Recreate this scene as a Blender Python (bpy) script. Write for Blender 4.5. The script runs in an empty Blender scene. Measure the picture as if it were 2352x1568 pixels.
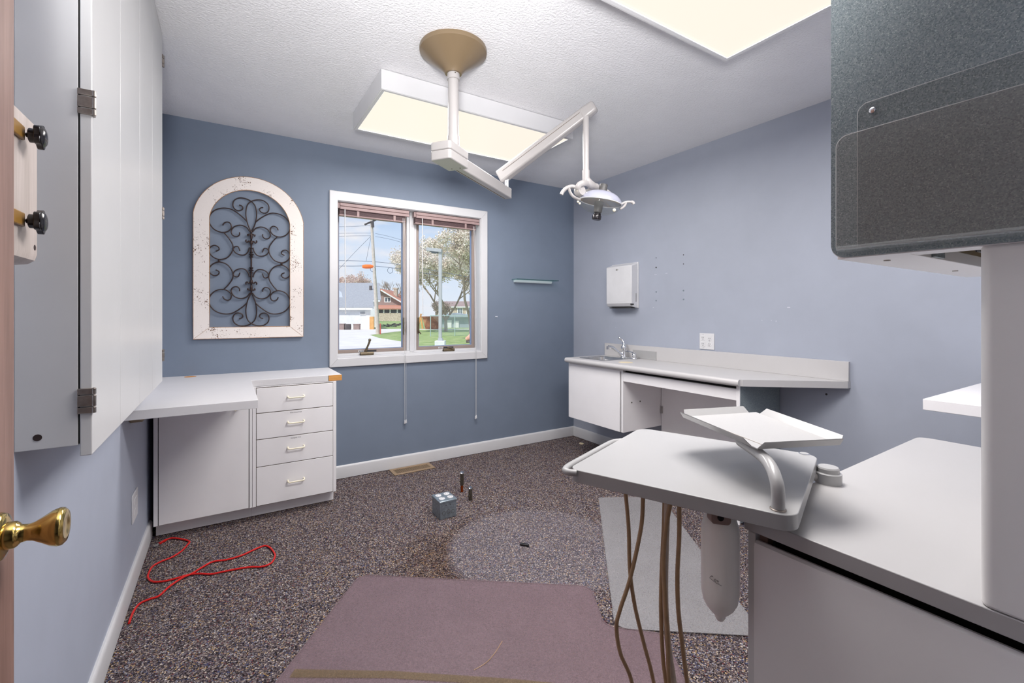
import bpy, bmesh, math, random
from math import sin, cos, pi, radians, atan2, sqrt
from mathutils import Vector, Matrix
random.seed(7)
C = bpy.context.scene.collection
SC = bpy.context.scene

# ------------------------------------------------------------------ dimensions (metres)
XL, XR, YB, ZC = -0.355, 2.925, 3.497, 2.44      # left / right / window wall, ceiling
YF = -1.7                                        # hall wall behind the doorway
TH = radians(32.17)                              # camera yaw to the right of +Y
AX = Vector((cos(TH), -sin(TH), 0))              # sideways axis of the view
AF = Vector((sin(TH), cos(TH), 0))               # forward axis of the view
CAMZ = 1.211

def srgb(r, g, b):
    f = lambda c: (c/255/12.92) if c/255 <= .04045 else ((c/255+.055)/1.055)**2.4
    return (f(r), f(g), f(b), 1)

# ------------------------------------------------------------------ materials
MATS = {}
def new_mat(name):
    m = bpy.data.materials.new(name); m.use_nodes = True
    MATS[name] = m
    return m, m.node_tree, m.node_tree.nodes['Principled BSDF']

def coord(nt, scale=(1,1,1)):
    tc = nt.nodes.new('ShaderNodeNewGeometry'); mp = nt.nodes.new('ShaderNodeMapping')
    mp.inputs['Scale'].default_value = scale
    nt.links.new(tc.outputs['Position'], mp.inputs['Vector'])
    return mp.outputs['Vector']

def noise(nt, vec, scale, detail=3, rough=.55):
    n = nt.nodes.new('ShaderNodeTexNoise'); n.inputs['Scale'].default_value = scale
    n.inputs['Detail'].default_value = detail; n.inputs['Roughness'].default_value = rough
    nt.links.new(vec, n.inputs['Vector'])
    return n

def ramp(nt, fac, stops, interp='LINEAR'):
    r = nt.nodes.new('ShaderNodeValToRGB'); r.color_ramp.interpolation = interp
    e = r.color_ramp.elements
    while len(e) < len(stops): e.new(.5)
    for i, (p, c) in enumerate(stops):
        e[i].position = p; e[i].color = c
    nt.links.new(fac, r.inputs['Fac'])
    return r.outputs['Color']

def bump(nt, bsdf, height, strength=.3, dist=.002):
    b = nt.nodes.new('ShaderNodeBump'); b.inputs['Strength'].default_value = strength
    b.inputs['Distance'].default_value = dist
    nt.links.new(height, b.inputs['Height']); nt.links.new(b.outputs['Normal'], bsdf.inputs['Normal'])

def plain(name, col, rough=.5, metal=0, var=.04, nscale=6, spec=.5, bmp=None, coat=0):
    m, nt, b = new_mat(name)
    v = coord(nt); n = noise(nt, v, nscale)
    c0 = tuple(max(0, c*(1-var)) for c in col[:3])+(1,); c1 = tuple(min(1, c*(1+var)) for c in col[:3])+(1,)
    nt.links.new(ramp(nt, n.outputs['Fac'], [(.3, c0), (.7, c1)]), b.inputs['Base Color'])
    b.inputs['Roughness'].default_value = rough; b.inputs['Metallic'].default_value = metal
    b.inputs['Specular IOR Level'].default_value = spec
    b.inputs['Coat Weight'].default_value = coat
    if bmp:
        n2 = noise(nt, v, bmp[0], 4); bump(nt, b, n2.outputs['Fac'], bmp[1], bmp[2])
    return m

def speckle(name, cols, scale, rough=.6, bmp=None, spec=.3):
    """cells of random colour picked from a constant ramp"""
    m, nt, b = new_mat(name)
    v = coord(nt)
    vo = nt.nodes.new('ShaderNodeTexVoronoi'); vo.inputs['Scale'].default_value = scale
    nt.links.new(v, vo.inputs['Vector'])
    sep = nt.nodes.new('ShaderNodeSeparateColor'); nt.links.new(vo.outputs['Color'], sep.inputs['Color'])
    c = ramp(nt, sep.outputs['Red'], cols, 'CONSTANT')
    nt.links.new(c, b.inputs['Base Color'])
    b.inputs['Roughness'].default_value = rough; b.inputs['Specular IOR Level'].default_value = spec
    if bmp: bump(nt, b, vo.outputs['Distance'], bmp[0], bmp[1])
    return m, nt, b, v, c

def wood(name, c0, c1, axis, scale=14, rough=.5, stretch=.06):
    m, nt, b = new_mat(name)
    s = [1, 1, 1]; s[axis] = stretch
    v = coord(nt, tuple(s)); n = noise(nt, v, scale, 5, .65); n2 = noise(nt, v, scale*9, 3, .6)
    mx = nt.nodes.new('ShaderNodeMath'); mx.operation = 'MULTIPLY_ADD'
    nt.links.new(n2.outputs['Fac'], mx.inputs[0]); mx.inputs[1].default_value = .35
    nt.links.new(n.outputs['Fac'], mx.inputs[2])
    nt.links.new(ramp(nt, mx.outputs[0], [(.45, c0), (.85, c1)]), b.inputs['Base Color'])
    b.inputs['Roughness'].default_value = rough
    bump(nt, b, n2.outputs['Fac'], .1, .0005)
    return m

def glassy(name, tint, alpha, rough=.05, spec=.5, mixcol=None):
    """clear sheet: mostly transparent, part glossy / tinted body"""
    m, nt, b = new_mat(name)
    b.inputs['Base Color'].default_value = mixcol or tint
    b.inputs['Roughness'].default_value = rough; b.inputs['Specular IOR Level'].default_value = spec
    tr = nt.nodes.new('ShaderNodeBsdfTransparent'); tr.inputs['Color'].default_value = tint
    mx = nt.nodes.new('ShaderNodeMixShader'); mx.inputs['Fac'].default_value = alpha
    nt.links.new(tr.outputs[0], mx.inputs[1]); nt.links.new(b.outputs[0], mx.inputs[2])
    nt.links.new(mx.outputs[0], nt.nodes['Material Output'].inputs['Surface'])
    return m

def emit(name, col, strength):
    m, nt, b = new_mat(name)
    b.inputs['Base Color'].default_value = (.04, .04, .04, 1)
    b.inputs['Emission Color'].default_value = col; b.inputs['Emission Strength'].default_value = strength
    b.inputs['Roughness'].default_value = .4
    return m

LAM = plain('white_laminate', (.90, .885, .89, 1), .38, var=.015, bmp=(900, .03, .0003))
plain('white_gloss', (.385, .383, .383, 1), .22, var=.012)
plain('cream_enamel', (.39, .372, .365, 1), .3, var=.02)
plain('peninsula_white', (.42, .412, .412, 1), .36, var=.012)  # this and the next whites: one laminate toned to stand in for light
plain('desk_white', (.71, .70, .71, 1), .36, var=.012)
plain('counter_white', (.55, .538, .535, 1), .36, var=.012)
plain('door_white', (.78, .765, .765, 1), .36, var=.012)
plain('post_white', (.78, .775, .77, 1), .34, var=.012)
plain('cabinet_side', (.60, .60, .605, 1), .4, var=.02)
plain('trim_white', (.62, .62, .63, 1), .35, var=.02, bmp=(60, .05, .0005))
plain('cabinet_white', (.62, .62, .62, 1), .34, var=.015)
plain('ceiling_white', (.80, .80, .815, 1), .85, var=.02, bmp=(95, .75, .006))
plain('wall_pale_blue_shaded', srgb(165, 171, 184), .55, var=.025, bmp=(160, .12, .001))  # the pale blue wall paint, darkened to stand for weaker light
plain('wall_accent_blue', srgb(117, 129, 146), .6, var=.03, bmp=(160, .12, .001))
plain('wall_pale_blue', srgb(172, 179, 194), .55, var=.025, bmp=(160, .12, .001))
plain('wall_hall', srgb(150, 146, 142), .7, var=.03)
plain('dark_gap', (.012, .011, .011, 1), .8)
plain('shadow_interior', (.16, .13, .10, 1), .8, var=.3, nscale=20)
plain('chrome', (.75, .76, .78, 1), .12, 1, var=.03)
plain('pewter', (.36, .32, .29, 1), .34, 1, var=.2, nscale=60)
plain('steel', (.58, .57, .56, 1), .28, 1, var=.08, nscale=40)
plain('galvanised', srgb(150, 162, 170), .42, .75, var=.2, nscale=70)
plain('brass', (.62, .44, .14, 1), .14, 1, var=.06, nscale=20)
plain('amber_block', srgb(150, 112, 52), .35)
plain('black_plastic', (.014, .012, .014, 1), .16)
plain('grey_plastic', (.075, .073, .072, 1), .5, var=.25, nscale=80)
plain('bronze_metal', srgb(112, 100, 80), .45, .6, var=.15, nscale=40)
plain('sash_bronze', srgb(150, 136, 128), .5, .2, var=.06)
plain('sash_gasket', srgb(128, 146, 178), .5)
plain('iron_brown', srgb(58, 44, 42), .5, .35, var=.25, nscale=120)
plain('canopy_tan', srgb(116, 99, 76), .3, var=.03)
plain('ivory', srgb(238, 230, 205), .3)
plain('mauve_vinyl', srgb(158, 134, 132), .5, var=.06, nscale=30)
plain('mauve_shadow', srgb(98, 76, 78), .6, var=.15, nscale=90)
plain('red_cable', (.62, .008, .006, 1), .4, var=.08)
plain('copper', srgb(170, 75, 25), .3, .8)
plain('dull_metal', srgb(110, 106, 96), .4, .8, var=.25, nscale=120)
plain('hose_tan', srgb(176, 144, 108), .38, var=.12, nscale=40)
plain('hose_grey', srgb(204, 188, 170), .35, var=.12, nscale=40)
plain('bracket_mauve', srgb(140, 116, 108), .45)
plain('vent_brown', srgb(156, 132, 104), .45, .3, var=.08)
plain('vent_dark', (.02, .017, .013, 1), .7)
plain('print_ink', (.03, .03, .035, 1), .6)
plain('pencil', (.10, .10, .11, 1), .8)
plain('scuff', srgb(200, 203, 212), .7)
plain('plug_hole', (.03, .03, .03, 1), .6)
plain('device_white', (.68, .68, .69, 1), .3)
plain('bracket_grey', srgb(206, 214, 218), .35)  # pale grey of the shelf bracket
plain('amber_film', srgb(230, 180, 96), .3)
plain('reflector', srgb(176, 178, 194), .18, .25)
plain('plastic_stain', srgb(232, 216, 180), .4)
wood('door_wood', srgb(104, 78, 69), srgb(152, 120, 109), 2, 16, .42)
wood('board_wood', srgb(176, 164, 156), srgb(206, 194, 188), 2, 26, .4)
wood('raw_oak', srgb(176, 112, 46), srgb(222, 160, 86), 0, 30, .6)
wood('dark_ply', srgb(98, 84, 58), srgb(150, 130, 92), 0, 18, .6)
emit('diffuser', (1, .90, .77, 1), .685)
glassy('window_glass', (.97, .985, .98, 1), .02, .25, .1)
glassy('clear_plastic', (.96, .97, .97, 1), .16, .12, mixcol=(.75, .78, .8, 1))
glassy('lamp_shield', (.94, .95, .94, 1), .16, .04, .8, mixcol=(.36, .38, .39, 1))
glassy('acrylic', (.96, .96, .96, 1), .05, .2, mixcol=(.5, .5, .5, 1))
glassy('acrylic_front', (.94, .93, .92, 1), .07, .2, mixcol=(.6, .55, .52, 1))
glassy('shelf_glass', (.85, .95, .93, 1), .10, .03, mixcol=(.02, .10, .09, 1))
plain('glass_edge', srgb(34, 74, 74), .2)
glassy('cord_clear', (.93, .93, .93, 1), .55, .3, mixcol=(.8, .8, .8, 1))

# dark teal laminate
TEAL = speckle('teal_laminate', [(0, srgb(112, 124, 128)), (.2, srgb(126, 138, 142)), (.45, srgb(136, 146, 150)), (.75, srgb(146, 155, 157)), (.93, srgb(166, 174, 176))], 620, .42, (.15, .0004))
# upper sheet of a delivery tray: fine square dimples
m, nt, b = new_mat('dimpled_tray')
v = coord(nt); ck = nt.nodes.new('ShaderNodeTexVoronoi'); ck.inputs['Scale'].default_value = 330
nt.links.new(v, ck.inputs['Vector'])
b.inputs['Base Color'].default_value = (.40, .398, .398, 1); b.inputs['Roughness'].default_value = .4
bump(nt, b, ck.outputs['Distance'], .35, .0006)

# carpet: speckled loop pile, with the clean round patch where the chair base stood and a brown stain round it
def carpet():
    stops = [(0, srgb(44, 39, 42)), (.15, srgb(66, 59, 63)), (.33, srgb(90, 81, 86)), (.5, srgb(110, 100, 103)),
             (.63, srgb(132, 121, 121)), (.74, srgb(154, 138, 124)), (.81, srgb(172, 144, 102)), (.84, srgb(112, 68, 70)),
             (.87, srgb(70, 76, 110)), (.905, srgb(150, 152, 162)), (.955, srgb(200, 190, 180))]
    m, nt, b, v, c = speckle('carpet', stops, 235, .95, (.9, .004), .05)
    def mixc(fac, a, col, mode='MULTIPLY'):
        mx = nt.nodes.new('ShaderNodeMix'); mx.data_type = 'RGBA'; mx.blend_type = mode
        nt.links.new(fac, mx.inputs[0]); nt.links.new(a, mx.inputs[6]); mx.inputs[7].default_value = col
        return mx.outputs[2]
    def disc(cx, cy, r0, r1, wob=.08):
        """1 inside r0, 0 outside r1"""
        d = nt.nodes.new('ShaderNodeVectorMath'); d.operation = 'DISTANCE'; nt.links.new(v, d.inputs[0]); d.inputs[1].default_value = (cx, cy, 0)
        n = noise(nt, v, 7, 4)
        a = nt.nodes.new('ShaderNodeMath'); a.operation = 'MULTIPLY_ADD'; nt.links.new(n.outputs['Fac'], a.inputs[0]); a.inputs[1].default_value = wob; nt.links.new(d.outputs['Value'], a.inputs[2])
        mr = nt.nodes.new('ShaderNodeMapRange'); nt.links.new(a.outputs[0], mr.inputs[0])
        mr.inputs[1].default_value = r0+wob*.5; mr.inputs[2].default_value = r1+wob*.5; mr.inputs[3].default_value = 1; mr.inputs[4].default_value = 0
        return mr.outputs[0]
    def mul(a, b_, inv=False):
        x = nt.nodes.new('ShaderNodeMath'); x.operation = 'MULTIPLY'; nt.links.new(a, x.inputs[0])
        if isinstance(b_, float): x.inputs[1].default_value = b_
        else:
            if inv:
                i = nt.nodes.new('ShaderNodeMath'); i.operation = 'SUBTRACT'; i.inputs[0].default_value = 1; nt.links.new(b_, i.inputs[1]); b_ = i.outputs[0]
            nt.links.new(b_, x.inputs[1])
        return x.outputs[0]
    clean = disc(1.36, 1.93, .42, .47, .03)
    stain = disc(1.02, 1.98, .22, .46, .2)
    big = noise(nt, v, 2.2, 4)
    c2 = mixc(mul(big.outputs['Fac'], .4), c, srgb(226, 212, 204))
    c2 = mixc(mul(mul(stain, clean, True), .6), c2, srgb(205, 180, 150))
    c2 = mixc(mul(clean, .5), c2, srgb(160, 162, 172), 'SCREEN') if False else mixc(mul(clean, .11), c2, srgb(172, 172, 186), 'MIX')
    nt.links.new(c2, b.inputs['Base Color'])
carpet()

# chair mats: thin clear vinyl over the pile
def mat_vinyl(name, body, alpha, tint):
    m, nt, b = new_mat(name)
    v = coord(nt); n = noise(nt, v, 160, 3, .7); n2 = noise(nt, v, 5, 3)
    nt.links.new(ramp(nt, n2.outputs['Fac'], [(.3, tuple(x*.9 for x in body[:3])+(1,)), (.7, body)]), b.inputs['Base Color'])
    b.inputs['Roughness'].default_value = .42; b.inputs['Specular IOR Level'].default_value = .35
    bump(nt, b, n.outputs['Fac'], .35, .001)
    tr = nt.nodes.new('ShaderNodeBsdfTransparent'); tr.inputs['Color'].default_value = tint
    mr = nt.nodes.new('ShaderNodeMapRange'); nt.links.new(n.outputs['Fac'], mr.inputs[0])
    mr.inputs[1].default_value = .3; mr.inputs[2].default_value = .7; mr.inputs[3].default_value = alpha-.14; mr.inputs[4].default_value = alpha+.14
    mx = nt.nodes.new('ShaderNodeMixShader'); nt.links.new(mr.outputs[0], mx.inputs['Fac'])
    nt.links.new(tr.outputs[0], mx.inputs[1]); nt.links.new(b.outputs[0], mx.inputs[2])
    nt.links.new(mx.outputs[0], nt.nodes['Material Output'].inputs['Surface'])
mat_vinyl('mat_mauve', srgb(140, 120, 126), .52, (.95, .9, .9, 1))
mat_vinyl('mat_grey', srgb(176, 174, 176), .42, (.95, .95, .95, 1))
mat_vinyl('mat_band', srgb(140, 120, 96), .5, (.9, .85, .75, 1))

# frosted water bottle
m, nt, b = new_mat('bottle_plastic')
b.inputs['Base Color'].default_value = srgb(247, 244, 238); b.inputs['Roughness'].default_value = .3
b.inputs['Subsurface Weight'].default_value = .6; b.inputs['Subsurface Radius'].default_value = (.03, .03, .03); b.inputs['Subsurface Scale'].default_value = .6

# chipped paint on the arched frame
m, nt, b = new_mat('chipped_paint')
v = coord(nt); n1 = noise(nt, v, 9, 2); n2 = noise(nt, v, 130, 5, .7)
ad = nt.nodes.new('ShaderNodeMath'); ad.operation = 'MULTIPLY_ADD'; nt.links.new(n1.outputs['Fac'], ad.inputs[0]); ad.inputs[1].default_value = .62; nt.links.new(n2.outputs['Fac'], ad.inputs[2])
c = ramp(nt, ad.outputs[0], [(0, srgb(232, 222, 214)), (1.0, srgb(240, 232, 226))])
mk = ramp(nt, ad.outputs[0], [(0, (0, 0, 0, 1)), (.99, (0, 0, 0, 1)), (1.0, (1, 1, 1, 1))])
sub = nt.nodes.new('ShaderNodeMath'); sub.operation = 'GREATER_THAN'; nt.links.new(ad.outputs[0], sub.inputs[0]); sub.inputs[1].default_value = .94
mx = nt.nodes.new('ShaderNodeMix'); mx.data_type = 'RGBA'; nt.links.new(sub.outputs[0], mx.inputs[0]); nt.links.new(c, mx.inputs[6]); mx.inputs[7].default_value = srgb(112, 82, 58)
nt.links.new(mx.outputs[2], b.inputs['Base Color']); b.inputs['Roughness'].default_value = .65
plain('frame_edge', srgb(170, 128, 88), .7, var=.3, nscale=60)

# outdoors
def ground(name, stops, scale, rough=.9):
    m, nt, b = new_mat(name); v = coord(nt); n = noise(nt, v, scale, 6, .65)
    nt.links.new(ramp(nt, n.outputs['Fac'], stops), b.inputs['Base Color']); b.inputs['Roughness'].default_value = rough
    b.inputs['Specular IOR Level'].default_value = .1
    return m
ground('grass', [(.32, srgb(128, 150, 92)), (.5, srgb(150, 170, 108)), (.62, srgb(172, 184, 132)), (.75, srgb(200, 188, 158))], 1.6)
ground('concrete', [(.3, srgb(214, 208, 204)), (.7, srgb(232, 228, 224))], .8)
ground('shingle_grey', [(.3, srgb(150, 152, 158)), (.7, srgb(172, 174, 180))], 6)
ground('shingle_red', [(.3, srgb(178, 122, 104)), (.7, srgb(206, 152, 132))], 6)
ground('siding_white', [(.3, srgb(226, 228, 232)), (.7, srgb(242, 243, 245))], 3)
ground('stone', [(.35, srgb(176, 160, 144)), (.65, srgb(220, 206, 192))], 4)
ground('siding_brown', [(.3, srgb(150, 130, 126)), (.7, srgb(170, 150, 146))], 4)
ground('bark', [(.3, srgb(146, 130, 120)), (.7, srgb(182, 166, 154))], 3)
ground('bark_mauve_haze', [(.3, srgb(212, 186, 178)), (.7, srgb(232, 212, 204))], 3)  # pinkish bark, lightened to paint in the distant haze
ground('blossom', [(.3, srgb(214, 200, 186)), (.7, srgb(246, 240, 230))], 5)
ground('pole_wood', [(.3, srgb(190, 180, 172)), (.7, srgb(216, 206, 198))], 5)
ground('rust', [(.35, srgb(124, 84, 64)), (.55, srgb(170, 116, 84)), (.75, srgb(206, 164, 120))], 1.7)
ground('shed_blue', [(.3, srgb(150, 162, 176)), (.7, srgb(170, 180, 192))], 2)
ground('post_grey', [(.3, srgb(176, 178, 184)), (.7, srgb(192, 194, 200))], 3)
ground('wire', [(.3, srgb(96, 106, 124)), (.7, srgb(112, 122, 140))], 3)
ground('fence_green', [(.3, srgb(168, 192, 190)), (.7, srgb(186, 206, 204))], 3)
ground('orange', [(.3, srgb(236, 110, 44)), (.7, srgb(246, 128, 58))], 3)
ground('orange_wood', [(.3, srgb(216, 160, 96)), (.7, srgb(230, 180, 120))], 3)
ground('terracotta', [(.3, srgb(210, 150, 130)), (.7, srgb(236, 190, 170))], 5)
ground('dark_stuff', [(.3, srgb(70, 66, 70)), (.7, srgb(112, 104, 104))], 4)
ground('dark_pane', [(.3, srgb(80, 90, 104)), (.7, srgb(110, 120, 132))], 2)
ground('sign_red', [(.3, srgb(196, 90, 80)), (.7, srgb(210, 104, 94))], 2)

# ------------------------------------------------------------------ mesh helpers
def smooth_path(pts, n=8, closed=False):
    P = [Vector(p) for p in pts]; out = []
    N = len(P); rng = range(N if closed else N-1)
    for i in rng:
        if closed: p0, p1, p2, p3 = P[(i-1) % N], P[i], P[(i+1) % N], P[(i+2) % N]
        else: p0, p1, p2, p3 = P[max(i-1, 0)], P[i], P[i+1], P[min(i+2, N-1)]
        for k in range(n):
            t = k/n
            out.append(.5*((2*p1)+(p2-p0)*t+(2*p0-5*p1+4*p2-p3)*t*t+(3*p1-p0-3*p2+p3)*t**3))
    if not closed: out.append(P[-1].copy())
    return out

def fillet(pts, r, n=6):
    """round the corners of a 2-D polygon; r may be a list"""
    out = []; N = len(pts)
    for i in range(N):
        p = Vector(pts[i]).to_2d(); a = Vector(pts[i-1]).to_2d(); c = Vector(pts[(i+1) % N]).to_2d()
        rr = r[i] if isinstance(r, (list, tuple)) else r
        if rr <= 0: out.append((p.x, p.y)); continue
        u = (a-p).normalized(); w = (c-p).normalized(); ang = u.angle(w); d = rr/math.tan(ang/2)
        ctr = p+(u+w).normalized()*(rr/sin(ang/2)); s = p+u*d; e = p+w*d
        a0 = atan2(s.y-ctr.y, s.x-ctr.x); a1 = atan2(e.y-ctr.y, e.x-ctr.x); da = (a1-a0+pi) % (2*pi)-pi
        for k in range(n+1):
            t = a0+da*k/n; out.append((ctr.x+rr*cos(t), ctr.y+rr*sin(t)))
    return out

class MB:
    def __init__(s): s.bm = bmesh.new()
    def face(s, vs):
        try: return s.bm.faces.new(vs)
        except ValueError: return None
    def box(s, a, b):
        x0, y0, z0 = [min(p, q) for p, q in zip(a, b)]; x1, y1, z1 = [max(p, q) for p, q in zip(a, b)]
        v = [s.bm.verts.new(p) for p in ((x0,y0,z0),(x1,y0,z0),(x1,y1,z0),(x0,y1,z0),(x0,y0,z1),(x1,y0,z1),(x1,y1,z1),(x0,y1,z1))]
        for f in ((0,3,2,1),(4,5,6,7),(0,1,5,4),(1,2,6,5),(2,3,7,6),(3,0,4,7)): s.face([v[i] for i in f])
        return s
    def extr(s, pts, vec):
        vec = Vector(vec); a = [s.bm.verts.new(p) for p in pts]; b = [s.bm.verts.new(Vector(p)+vec) for p in pts]
        s.face(a[::-1]); s.face(b); N = len(a)
        for i in range(N): s.face([a[i], a[(i+1) % N], b[(i+1) % N], b[i]])
        return s
    def prism(s, poly, z0, z1): return s.extr([(p[0], p[1], z0) for p in poly], (0, 0, z1-z0))
    def ring(s, outer, inner, vec):
        """flat ring between two loops of equal length, given thickness"""
        vec = Vector(vec); N = len(outer)
        L = [[s.bm.verts.new(Vector(p)+o) for p in loop] for loop, o in ((outer, Vector()), (inner, Vector()), (outer, vec), (inner, vec))]
        for i in range(N):
            j = (i+1) % N
            s.face([L[0][i], L[0][j], L[1][j], L[1][i]]); s.face([L[2][i], L[3][i], L[3][j], L[2][j]])
            s.face([L[0][i], L[2][i], L[2][j], L[0][j]]); s.face([L[1][i], L[1][j], L[3][j], L[3][i]])
        return s
    def tube(s, pts, r, n=8, closed=False, flat=1.0):
        P = [Vector(p) for p in pts]; N = len(P); R = r if isinstance(r, (list, tuple)) else [r]*N
        rings = []; nrm = None
        for i in range(N):
            t = (P[(i+1) % N]-P[i-1]) if (closed or 0 < i < N-1) else (P[1]-P[0] if i == 0 else P[-1]-P[-2])
            if t.length < 1e-9: t = Vector((0, 0, 1))
            t.normalize()
            if nrm is None:
                up = Vector((0, 0, 1)) if abs(t.z) < .9 else Vector((1, 0, 0)); nrm = (up-t*up.dot(t)).normalized()
            else:
                nrm = nrm-t*nrm.dot(t)
                nrm = nrm.normalized() if nrm.length > 1e-6 else t.orthogonal().normalized()
            bi = t.cross(nrm)
            rings.append([s.bm.verts.new(P[i]+R[i]*(cos(2*pi*k/n)*nrm*flat+sin(2*pi*k/n)*bi)) for k in range(n)])
        for i in range(N if closed else N-1):
            a, b = rings[i], rings[(i+1) % N]
            for k in range(n): s.face([a[k], a[(k+1) % n], b[(k+1) % n], b[k]])
        if not closed: s.face(rings[0][::-1]); s.face(rings[-1])
        return s
    def cyl(s, p, q, r, r2=None, n=24): return s.tube([p, q], [r, r if r2 is None else r2], n)
    def lathe(s, prof, o, axis=(0, 0, 1), n=32, sx=1, sy=1, right=None):
        """profile of (radius, height) turned about an axis"""
        o = Vector(o); ax = Vector(axis).normalized()
        u = Vector(right).normalized() if right is not None else ax.orthogonal().normalized(); w = ax.cross(u)
        rings = []
        for r, h in prof:
            if r < 1e-6: rings.append([s.bm.verts.new(o+ax*h)])
            else: rings.append([s.bm.verts.new(o+ax*h+r*(cos(2*pi*k/n)*u*sx+sin(2*pi*k/n)*w*sy)) for k in range(n)])
        for a, b in zip(rings, rings[1:]):
            for k in range(n):
                if len(a) == 1 and len(b) == 1: continue
                if len(a) == 1: s.face([a[0], b[k], b[(k+1) % n]])
                elif len(b) == 1: s.face([a[k], a[(k+1) % n], b[0]])
                else: s.face([a[k], a[(k+1) % n], b[(k+1) % n], b[k]])
        for rg, rev in ((rings[0], True), (rings[-1], False)):
            if len(rg) > 1: s.face(rg[::-1] if rev else rg)
        return s
    def ball(s, o, r, n=16, sx=1, sy=1, sz=1):
        prof = [(r*sin(pi*k/10), -r*sz*cos(pi*k/10)) for k in range(11)]
        return s.lathe(prof, o, (0, 0, 1), n, sx, sy)
    def beam(s, a, b, w, h, w2=None, h2=None, up=(0, 0, 1)):
        """rectangular bar from a to b (centre line), width across, height along up"""
        a, b = Vector(a), Vector(b); t = (b-a).normalized(); sd = t.cross(Vector(up)).normalized(); u = sd.cross(t)
        v = []
        for p, ww, hh in ((a, w, h), (b, w2 or w, h2 or h)):
            v += [s.bm.verts.new(p+sd*x*ww/2+u*y*hh/2) for x, y in ((-1,-1),(1,-1),(1,1),(-1,1))]
        for f in ((0,1,2,3),(7,6,5,4),(0,4,5,1),(1,5,6,2),(2,6,7,3),(3,7,4,0)): s.face([v[i] for i in f])
        return s
    def quad(s, p): s.face([s.bm.verts.new(x) for x in p]); return s
    def build(s, name, mat, parent=None, bevel=0, smooth=True, loc=None, seg=2, ang=35):
        bm = s.bm; bmesh.ops.recalc_face_normals(bm, faces=bm.faces)
        off = Vector(loc) if loc is not None else (OFF.get(parent.name, Vector()) if parent else Vector())
        if off.length: bmesh.ops.translate(bm, verts=bm.verts, vec=-off)
        me = bpy.data.meshes.new(name); bm.to_mesh(me); bm.free()
        for m_ in (mat if isinstance(mat, (list, tuple)) else [mat]): me.materials.append(MATS[m_])
        if smooth:
            for p in me.polygons: p.use_smooth = True
            me.set_sharp_from_angle(angle=radians(ang))
        o = bpy.data.objects.new(name, me); C.objects.link(o)
        if parent: o.parent = parent
        elif loc is not None: o.location = loc
        OFF[o.name] = off
        if bevel:
            bv = o.modifiers.new('edge', 'BEVEL'); bv.width = bevel; bv.segments = seg; bv.limit_method = 'ANGLE'; bv.angle_limit = radians(40)
            bv.harden_normals = False
        return o
OFF = {}

def tag(o, label=None, cat=None, group=None, kind=None):
    if label: o['label'] = label
    if cat: o['category'] = cat
    if group: o['group'] = group
    if kind: o['kind'] = kind
    return o
def thing(name, label, cat, loc=(0, 0, 0), group=None, kind=None):
    o = bpy.data.objects.new(name, None); C.objects.link(o); o.location = loc; o.empty_display_size = .05
    OFF[o.name] = Vector(loc)
    return tag(o, label, cat, group, kind)
def copy_tree(o, delta, label, parent=None):
    c = o.copy(); C.objects.link(c)
    if parent: c.parent = parent
    else:
        c.location = o.location+Vector(delta)
        if label: c['label'] = label
    OFF[c.name] = OFF[o.name]
    for ch in list(o.children): copy_tree(ch, delta, None, c)
    return c
def text(s, size, mat, name, parent, M, depth=.0004):
    cu = bpy.data.curves.new(name, 'FONT'); cu.body = s; cu.size = size; cu.extrude = depth; cu.align_x = 'CENTER'; cu.align_y = 'CENTER'
    t = bpy.data.objects.new(name, cu); C.objects.link(t)
    dg = bpy.context.evaluated_depsgraph_get(); me = bpy.data.meshes.new_from_object(t.evaluated_get(dg))
    bpy.data.objects.remove(t); bpy.data.curves.remove(cu)
    off = OFF[parent.name] if parent else Vector()
    me.transform(Matrix.Translation(-off) @ M); me.materials.clear(); me.materials.append(MATS[mat])
    o = bpy.data.objects.new(name, me); C.objects.link(o); o.parent = parent; OFF[o.name] = off
    return o
def struct(o): o['kind'] = 'structure'; return o

# ================================================================== ROOM SHELL
T = .16
struct(MB().box((XL-T, YF-T, -.12), (XR+T, YB+T, 0)).build('floor', 'carpet', smooth=False))
struct(MB().box((XL-T, YF-T, ZC), (XR+T, YB+T, ZC+.2)).build('ceiling', 'ceiling_white', smooth=False))
struct(MB().box((XL-T, YF-T, 0), (XL, YB+T, ZC)).build('wall_left', 'wall_pale_blue', smooth=False))
wr = struct(MB().box((XR, YF-T, 0), (XR+T, YB+T, ZC)).build('wall_right', 'wall_pale_blue_shaded', smooth=False))
WX0, WX1, WZ0, WZ1 = .668, 1.892, .866, 2.058      # rough opening behind the casing
wb = MB()
wb.box((XL, YB, 0), (WX0, YB+T, ZC)).box((WX1, YB, 0), (XR, YB+T, ZC)).box((WX0, YB, 0), (WX1, YB+T, WZ0)).box((WX0, YB, WZ1), (WX1, YB+T, ZC))
wb = struct(wb.build('wall_back', 'wall_accent_blue', smooth=False))
struct(MB().box((.74, -.05, 0), (XR, .09, ZC)).build('wall_front', 'wall_pale_blue', smooth=False))
struct(MB().box((XL, YF-T, 0), (XR, YF, ZC)).build('wall_hall', 'wall_hall', smooth=False))

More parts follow.
